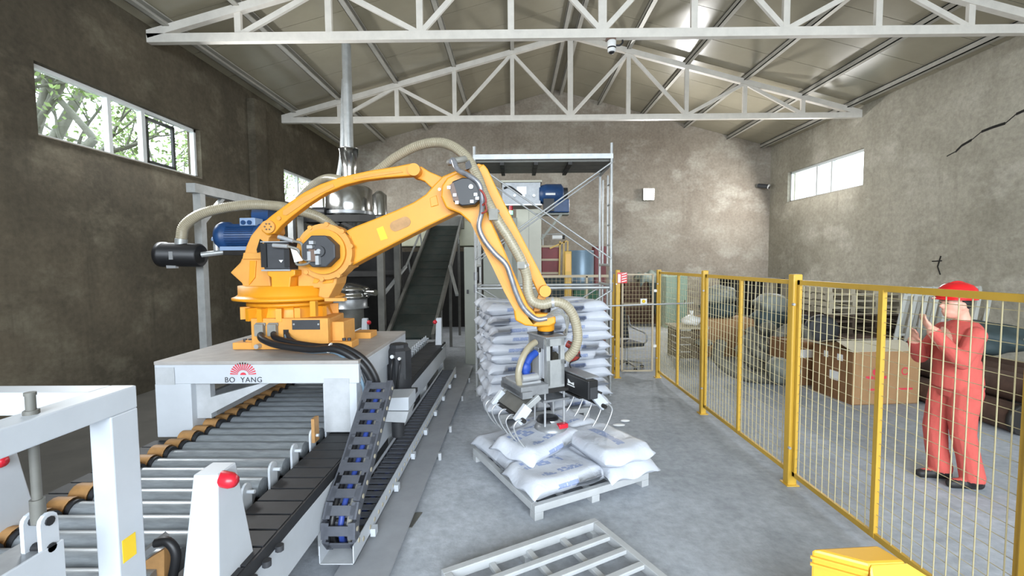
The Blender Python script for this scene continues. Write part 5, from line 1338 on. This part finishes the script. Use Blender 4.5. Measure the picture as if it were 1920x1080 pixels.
MB().box(cx_-.42, cx_+.55, ky, ky+.7, 0, zc1).build('body', 'cardboard', ct_, bevel=.008); MB().box(cx_-.42, cx_+.55, ky+.33, ky+.37, zc1, zc1+.004).build('tape', 'cardboard_flap', ct_)
def bulk(label, u0, u1, v0, v1, Y, m, seed, dep=.35, name='bulk_sack'):
    a, c_ = P(u0, v0, Y=Y), P(u1, v1, Y=Y)
    return blob(name, label, 'sack', ((a.x+c_.x)/2, Y+dep, (a.z+c_.z)/2), ((c_.x-a.x)/2, dep, (a.z-c_.z)/2), m, seed)
bulk('dark blue-green covered bundle on the carton behind the fence', 1328, 1396, 568, 600, ky, 'tarp_dark', 3)
bulk('white woven sack heaped on top of the dark bundle', 1330, 1392, 537, 574, ky, 'sack_woven', 8)
bulk('dark sack heap behind the grey hoses', 1425, 1500, 572, 640, 9.0, 'tarp_dark', 12)
bulk('pale woven sack slumped on the dark sack heap', 1430, 1500, 552, 592, 9.0, 'sack_woven', 15)
bulk('pale round sack on the floor at the foot of the hose pile', 1465, 1512, 678, 728, 6.6, 'sack_woven', 21, .28)
bulk('folded pale sheet on the floor beside the low crate', 1310, 1345, 640, 652, 8.6, 'sack_woven', 33, .2)
# dark shelving behind them
dk = thing('dark_rack', 'dark steel rack against the right wall behind the sacks', 'rack', (6.1, 11.2, 0))
rx0, rx1 = P(1378, 520, Y=11.2).x, P(1462, 520, Y=11.2).x
for x in (rx0, (rx0+rx1)/2, rx1): MB().box(x-.03, x+.03, 11.2, 11.26, 0, 1.55).box(x-.03, x+.03, 11.9, 11.96, 0, 1.55).build('upright', 'dark_steel', dk)
for z in (.4, .95, 1.5): MB().box(rx0-.05, rx1+.1, 11.15, 12.0, z, z+.06).build('shelf', 'dark_steel', dk)
MB().box(rx0, rx1, 11.9, 11.93, 0, 1.5).build('back_sheet', 'dark_steel', dk)
for k in range(4):
    u = 1398+k*14; MB().beam(Vector((P(u, 620, Y=10.6).x, 10.6, .0)), P(u+6, 528, Y=11.14), .03, .03).build('leaning_batten', 'wood_pale', label='%s of four pale battens leaning on the dark rack' % ['leftmost', 'second from left', 'third from left', 'rightmost'][k], cat='batten')
# grey ribbed hose pile
hp = [([(1352, 642, 7.7), (1345, 668, 7.55), (1365, 690, 7.4), (1400, 705, 7.3), (1440, 716, 7.2), (1480, 722, 7.1)], 'thick grey hose curling up at the left of the hose pile'),
      ([(1405, 618, 8.2), (1420, 640, 8.0), (1450, 660, 7.8), (1475, 668, 7.6), (1492, 686, 7.5)], 'uppermost grey hose of the hose pile'),
      ([(1398, 632, 8.0), (1412, 656, 7.8), (1440, 676, 7.6), (1472, 686, 7.4), (1488, 700, 7.3)], 'second grey hose from the top of the hose pile'),
      ([(1385, 650, 7.8), (1405, 676, 7.6), (1435, 694, 7.4), (1470, 700, 7.2)], 'lowest long grey hose sagging in the hose pile'),
      ([(1424, 622, 8.3), (1440, 612, 8.3), (1452, 626, 8.2), (1452, 650, 8.1), (1442, 668, 8.0)], 'grey hose looping upright in the middle of the pile'),
      ([(1455, 650, 7.7), (1462, 628, 7.7), (1482, 616, 7.7), (1505, 620, 7.7), (1515, 640, 7.7)], 'grey hose arching up at the right of the pile')]
for pts, lab in hp:
    t = thing('ribbed_hose', lab, 'hose', P(pts[0][0], pts[0][1], Y=pts[0][2]), group='grey ribbed hoses in a heap')
    pl = [P(u, v, Y=Y) for u, v, Y in pts]; pl = [Vector((p_.x, p_.y, max(p_.z, .10))) for p_ in pl]
    ribbed(pl, .092, t, 7, .045, 'hose_grey', 'hose_grey', 12)
# cardboard box with open flaps
BXc = P(1597, 760, Z=0)
cb = thing('cardboard_box', 'large open cardboard box with red print behind the fence', 'box', (BXc.x, BXc.y, 0), R(4))
bw_, bd_, bh_ = .98, .75, .74
L = lambda mb, n, m, bv=0, **k: mb.build(n, m, cb, local=True, bevel=bv, **k)
L(MB().box(0, bw_, 0, .012, 0, bh_), 'front_wall', 'cardboard'); L(MB().box(0, bw_, bd_-.012, bd_, 0, bh_), 'back_wall', 'cardboard')
L(MB().box(0, .012, .012, bd_-.012, 0, bh_), 'side_wall', 'cardboard_dark'); L(MB().box(bw_-.012, bw_, .012, bd_-.012, 0, bh_), 'side_wall', 'cardboard')
L(MB().box(0, bw_, 0, bd_, 0, .01), 'bottom', 'cardboard')
L(MB().beam((bw_/2, 0, bh_), (bw_/2, .30, bh_+.10), bw_, .008), 'flap', 'cardboard_flap'); L(MB().beam((bw_/2, bd_, bh_), (bw_/2, bd_-.3, bh_+.09), bw_, .008), 'flap', 'cardboard_flap')
L(MB().beam((0, bd_/2, bh_), (-.20, bd_/2, bh_+.06), bd_, .008), 'flap', 'cardboard_flap')
e = MB()
def ring(mb, cx, cz, r0, r1, n=20):
    for k in range(n):
        a, b = 2*PI*k/n, 2*PI*(k+1)/n
        mb.prism([(cx+r0*math.cos(a), 0, cz+r0*math.sin(a)), (cx+r1*math.cos(a), 0, cz+r1*math.sin(a)), (cx+r1*math.cos(b), 0, cz+r1*math.sin(b)), (cx+r0*math.cos(b), 0, cz+r0*math.sin(b))], -.002)
ring(e, .34, .46, .0, .055); e.box(.19, .30, -.002, 0, .36, .40).box(.31, .36, -.002, 0, .35, .39).box(.38, .49, -.002, 0, .36, .40)
ring(e, .76, .46, .04, .055); e.box(.24, .44, -.002, 0, .20, .225).box(.64, .88, -.002, 0, .20, .225)
L(e, 'box_print', 'logo_red', kind='stuff')
e = MB()
for y, z, w, h in ((.18, .62, .1, .09), (.45, .62, .08, .09), (.25, .34, .16, .13)): e.box(-.003, 0, y, y+w, z-h/2, z+h/2)
L(e, 'paper_label', 'sticker_white')
bx2 = P(1552, 735, Z=0)
c2b = thing('cardboard_box', 'dark brown closed carton left of the large open box', 'box', (bx2.x-.32, bx2.y+.35, 0), R(4))
L = lambda mb, n, m, bv=0: mb.build(n, m, c2b, local=True, bevel=bv)
L(MB().box(0, .45, 0, .6, 0, .70), 'body', 'cardboard_dark', .006); L(MB().box(0, .45, .28, .32, .70, .703), 'tape', 'cardboard_flap'); L(MB().box(.1, .35, -.002, 0, .45, .58), 'paper_label', 'sticker_white')
# wooden pallets: a stack, and two leaning
def wood_pallet(M, m, label, group, L_=1.3, D_=1.0):
    t = link('wooden_pallet', None, None, M); tag(t, label, 'pallet', group)
    for k in range(6): y = k*(D_-.1)/5; MB().box(0, L_, y, y+.1, .11, .13).build('slat', m, t, local=True)
    for k in range(3): y = k*(D_-.1)/2; MB().box(0, L_, y, y+.1, 0, .018).build('bottom_slat', m, t, local=True)
    for k in range(4): x = k*(L_-.09)/3; MB().box(x, x+.09, 0, D_, .018, .11).build('bearer', m, t, local=True)
    return t
sx_ = P(1553, 600, Y=8.8).x
for k in range(11):
    nm = ORD[10-k] if k < 10 else 'topmost'
    wood_pallet(Matrix.Translation((sx_+random.uniform(-.03, .03)-(0 if k < 7 else -.0), 8.8+random.uniform(-.03, .03), k*.133)), 'wood_dark' if k < 7 else 'wood_pale', ('pale' if k >= 7 else 'dark')+' wooden pallet, '+(nm if k == 10 else nm+' from the top')+' in the stack behind the boxes', 'stacked wooden pallets', 1.45, 1.1)  # lower pallets take the darker wood, their shade put into the colour
def lean(base, rz, tilt, label, m):
    M = Matrix.Translation(base) @ Matrix.Rotation(rz, 4, 'Z') @ Matrix.Rotation(tilt, 4, 'X')
    return wood_pallet(M, m, label, 'leaning slatted pallets', 1.5, 1.15)
b_ = P(1690, 735, Z=0)
mat('rack_white', 'b9b9b2', .6, 0, .15, 5)
def slat_rack(base, rz, tilt, label, Lr, Hr, n):
    M = Matrix.Translation(base) @ Matrix.Rotation(rz, 4, 'Z') @ Matrix.Rotation(tilt, 4, 'X')
    t = link('slatted_rack', None, None, M); tag(t, label, 'rack', 'pale slatted racks leaning by the right wall')
    for z in (0, Hr*.5, Hr-.04): MB().box(z/Hr*.55, Lr+z/Hr*.55, 0, .04, z, z+.04).build('rail', 'rack_white', t, local=True)
    for k in range(n):
        x = k*(Lr-.05)/(n-1); MB().beam((x, -.01, 0), (x+.55, -.01, Hr), .06, .02, (0, 1, 0)).build('slat', 'rack_white', t, local=True)
slat_rack(Vector((P(1660, 720, Y=7.4).x, 7.4, .02)), R(2), R(-12), 'pale slatted rack leaning behind the worker, nearer one', 1.55, 1.42, 9)
slat_rack(Vector((P(1670, 700, Y=8.0).x, 8.0, .02)), R(2), R(-10), 'pale slatted rack leaning behind the worker, farther one', 1.8, 1.5, 9)
# dark wheels beside the pallets, rusty pipes at the right edge
for k, (u, v, Y) in enumerate(((1508, 605, 8.5), (1540, 606, 8.0))):
    q = P(u, v, Y=Y); t = thing('rubber_wheel', ['left', 'right'][k]+' one of two dark wheels standing beside the pallet stack', 'wheel', (q.x, Y, 0), group='dark wheels')
    rr = .27
    MB().lathe([(rr*.45, -.07), (rr*.85, -.09), (rr, -.05), (rr, .05), (rr*.85, .09), (rr*.45, .07)], (q.x, Y, q.z-.12), 26, (.25, 1, 0)).build('tyre', 'black_dusty', t)
    MB().lathe([(rr*.46, -.06), (rr*.46, .06)], (q.x, Y, q.z-.12), 20, (.25, 1, 0)).build('rim', 'rust', t)
    MB().box(q.x-.03, q.x+.03, Y+.1, Y+.16, 0, q.z-.1).box(q.x-.2, q.x+.2, Y+.05, Y+.2, 0, .04).build('stand', 'dark_steel', t)
for k in range(7):
    row, col = (0, k) if k < 4 else (1, k-4)
    x = 5.75+col*.36+row*.18; z = .17+row*.31
    t = thing('rusty_pipe', 'rusty pipe lying by the right wall, %s row, %s' % (['bottom', 'upper'][row], ['first from the aisle', 'second from the aisle', 'third from the aisle', 'fourth from the aisle'][col]), 'pipe', (x, 6.2, 0), group='rusty pipes by the right wall')
    ya, yb = 5.0+.12*((k*3) % 4), 8.2
    MB().cyl((x, ya, z), (x, yb, z), .165, 20, caps=False).cyl((x, ya+.004, z), (x, yb-.004, z), .15, 20, caps=False).build('pipe_wall', 'rust', t)
    MB().lathe([(.165, 0), (.178, .005), (.178, .05), (.165, .055)], (x, ya, z), 20, (0, 1, 0)).build('collar', 'dark_steel', t)
dk2 = thing('tarp_heap', 'dark blue-grey tarpaulin heap on the pipes behind the worker', 'tarpaulin', (6.3, 6.9, .6))
o_ = blob('cover', None, None, (6.75, 6.5, .86), (.42, .5, .24), 'tarp_dark', 77)
o_.parent = dk2; o_.matrix_parent_inverse = WM[dk2.name].inverted()

q = P(770, 975, Z=.004)
fp = MB().prism([P(752, 992, Z=.0), P(772, 990, Z=.0), P(792, 962, Z=.0), P(772, 963, Z=.0)], .008, (0, 0, 1)).build('scrap_plate', 'grey_post', label='small dark scrap plate on the floor beside the cable tray', cat='plate')

# ================================================================ the worker
def capsule(mb, p, q, r0, r1, n=14):
    mb.tube([p, q], [r0, r1], n); mb.sphere(p, r0, n, 8); mb.sphere(q, r1, n, 8)
pm = MB(); V = Vector
# local frame: x forward, y left (towards the camera), z up
def chain(pts):
    for (p, r0), (q, r1) in zip(pts, pts[1:]): capsule(pm, V(p), V(q), r0, r1)
def ell(c, r, rot=None): pm.sphere(c, r, 20, 14, rot)
# torso and hips as stacked ellipses lofted
prof = [(.80, -.01, .13, .155), (.90, -.01, .145, .175), (1.0, .0, .14, .17), (1.08, .01, .14, .165), (1.18, .005, .15, .175), (1.28, -.005, .155, .18), (1.36, -.02, .14, .18), (1.42, -.03, .11, .16), (1.46, -.045, .07, .10)]
n = 22; vs = []
for z, x, rx, ry in prof:
    for j in range(n): a = 2*PI*j/n; vs.append((x+rx*math.cos(a), ry*math.sin(a), z))
k = len(prof)
pm.add(vs, [(i*n+j, i*n+(j+1) % n, (i+1)*n+(j+1) % n, (i+1)*n+j) for i in range(k-1) for j in range(n)]+[tuple(range(n-1, -1, -1)), tuple((k-1)*n+j for j in range(n))])
chain([((-.045, 0, 1.40), .07), ((-.02, 0, 1.50), .056), ((.0, 0, 1.56), .056)])          # neck
pm.tube(spline([(-.09, -.06, 1.43), (.02, -.075, 1.42), (.04, 0, 1.41), (.02, .075, 1.42), (-.09, .06, 1.43), (-.1, 0, 1.44)], 4), .025, 8)   # collar
HD = V((.03, 0, 1.605))
ell(HD, (.098, .078, .118)); ell(HD+V((.03, 0, -.06)), (.066, .058, .06)); ell(HD+V((.035, 0, -.085)), (.055, .045, .04))
pm.tube([HD+V((.088, 0, .02)), HD+V((.112, 0, -.018)), HD+V((.098, 0, -.03))], [.010, .016, .012], 8)   # nose
ell(HD+V((.088, 0, -.062)), (.012, .026, .006)); ell(HD+V((.086, 0, -.075)), (.012, .022, .007))        # lips
for s in (-1, 1):
    ell(HD+V((-.008, s*.078, -.01)), (.02, .012, .032)); ell(HD+V((.082, s*.032, .032)), (.016, .026, .008))   # ears, brows
# legs: far (right, y<0) leg forward, near leg back
chain([((-.02, .085, .86), .118), ((.0, .085, .66), .102), ((-.01, .09, .48), .088), ((-.06, .09, .28), .082), ((-.10, .09, .10), .088)])
chain([((.0, -.085, .86), .118), ((.05, -.085, .66), .102), ((.08, -.09, .48), .088), ((.06, -.09, .28), .082), ((.02, -.09, .10), .088)])
for (fx, fy) in ((-.10, .09), (.02, -.09)):
    chain([((fx-.04, fy, .045), .05), ((fx+.06, fy, .045), .048), ((fx+.16, fy, .035), .04)])
# arms raised forward
def arm(sh, el, wr, tip, s):
    chain([(sh, .076), (V(sh).lerp(V(el), .5), .068), (el, .062), (V(el).lerp(V(wr), .5), .058), (wr, .048)])
    w = V(wr); t = V(tip); d = (t-w).normalized(); side = V((0, s, 0)); nrm = d.cross(side).normalized(); side = nrm.cross(d).normalized()
    capsule(pm, w-d*.01, w+d*.035, .03, .032)
    pc = w+d*.075
    rot = Matrix((d, side, nrm)).transposed(); pm.sphere(pc, (.05, .042, .020), 14, 10, rot)
    for i, (o, L_, curl) in enumerate(((-.032, .060, .25), (-.011, .070, .15), (.011, .066, .2), (.032, .052, .3))):
        a = pc+d*.035+side*o; b = a+d*L_*.5+nrm*L_*curl*.35; c = b+d*L_*.42+nrm*L_*curl
        capsule(pm, a, b, .0095, .009, 8); capsule(pm, b, c, .009, .0075, 8)
    a = w+d*.045-side*.035; b = a+d*.03-side*.03+nrm*.012; c = b+d*.035-side*.008+nrm*.015
    capsule(pm, a, b, .012, .0105, 8); capsule(pm, b, c, .0105, .009, 8)
arm((-.01, .165, 1.355), (.14, .235, 1.14), (.30, .16, 1.38), (.37, .12, 1.50), 1)
arm((-.01, -.165, 1.355), (.15, -.21, 1.10), (.30, -.06, 1.27), (.35, .02, 1.37), -1)
# jacket hem and trouser folds
pm.lathe([(.165, 0), (.178, .015), (.17, .10), (.15, .25)], (-.01, 0, .87), 24)
me0 = pm.mesh('person_cage'); tmp = bpy.data.objects.new('person_cage', me0); C.objects.link(tmp)
md = tmp.modifiers.new('r', 'REMESH'); md.mode = 'VOXEL'; md.voxel_size = .0075; md.use_smooth_shade = True
md = tmp.modifiers.new('s', 'SMOOTH'); md.factor = .5; md.iterations = 3
dg = bpy.context.evaluated_depsgraph_get(); me = bpy.data.meshes.new_from_object(tmp.evaluated_get(dg)); bpy.data.objects.remove(tmp)
me.name = 'person_body'; me.materials.clear()
for m in ('coverall', 'skin', 'boot'): me.materials.append(MATS[m])
wr = [V((.30, .16, 1.38)), V((.30, -.06, 1.27))]; dd = [(V((.37, .12, 1.50))-wr[0]).normalized(), (V((.35, .02, 1.37))-wr[1]).normalized()]
for p_ in me.polygons:
    c = p_.center; mi = 0
    if c.z < .075: mi = 2
    elif c.z > 1.475 and abs(c.x) < .17 and abs(c.y) < .13 and c.x < .2: mi = 1
    for w, d in zip(wr, dd):
        if (c-w).dot(d) > .01 and (c-w).length < .25: mi = 1
    p_.material_index = mi; p_.use_smooth = True
PB = P(1782, 905, Z=0)
ps = thing('person', 'worker in coral red coveralls and red hard hat with raised hands behind the fence', 'person', (PB.x, PB.y, 0), R(172))
PSC = 1.0
link('body', me, ps)
hm = MB(); hc_ = HD+V((-.01, 0, .055))
vs = []
hm.lathe([(.128, -.01), (.132, .012), (.130, .045), (.118, .085), (.094, .115), (.055, .136), (.008, .142)], hc_, 28)
hm.v = [(hc_.x+(x-hc_.x)*1.10, y*.98, z) for x, y, z in hm.v]
hm.lathe([(.10, -.010), (.142, -.010), (.142, -.002), (.10, .004)], hc_+V((.03, 0, .0)), 28)
hm.tube(spline([(hc_.x-.12, 0, hc_.z+.05), (hc_.x-.07, 0, hc_.z+.117), (hc_.x, 0, hc_.z+.140), (hc_.x+.07, 0, hc_.z+.117), (hc_.x+.12, 0, hc_.z+.05)], 5), .012, 8)
o = hm.build('hard_hat', 'red_paint', ps, local=True); 
ha = MB().sphere(HD+V((-.03, 0, .02)), (.088, .083, .085), 16, 10); ha.build('hair', 'hair', ps, local=True)
e = MB()
for s in (-1, 1): e.sphere(HD+V((.088, s*.032, .012)), (.008, .014, .006), 10, 6)
e.build('eyes', 'hair', ps, local=True)
MB().tube(spline([(-.18, .02, .915), (-.16, .09, .915), (-.10, .155, .915)], 5), .008, 8).build('belt_tab', 'boot', ps, local=True)
MB().obox((.115, .10, 1.27), (.012, .012, .012)).obox((.14, .03, 1.2), (.012, .012, .012)).build('jacket_button', 'boot', ps, local=True)
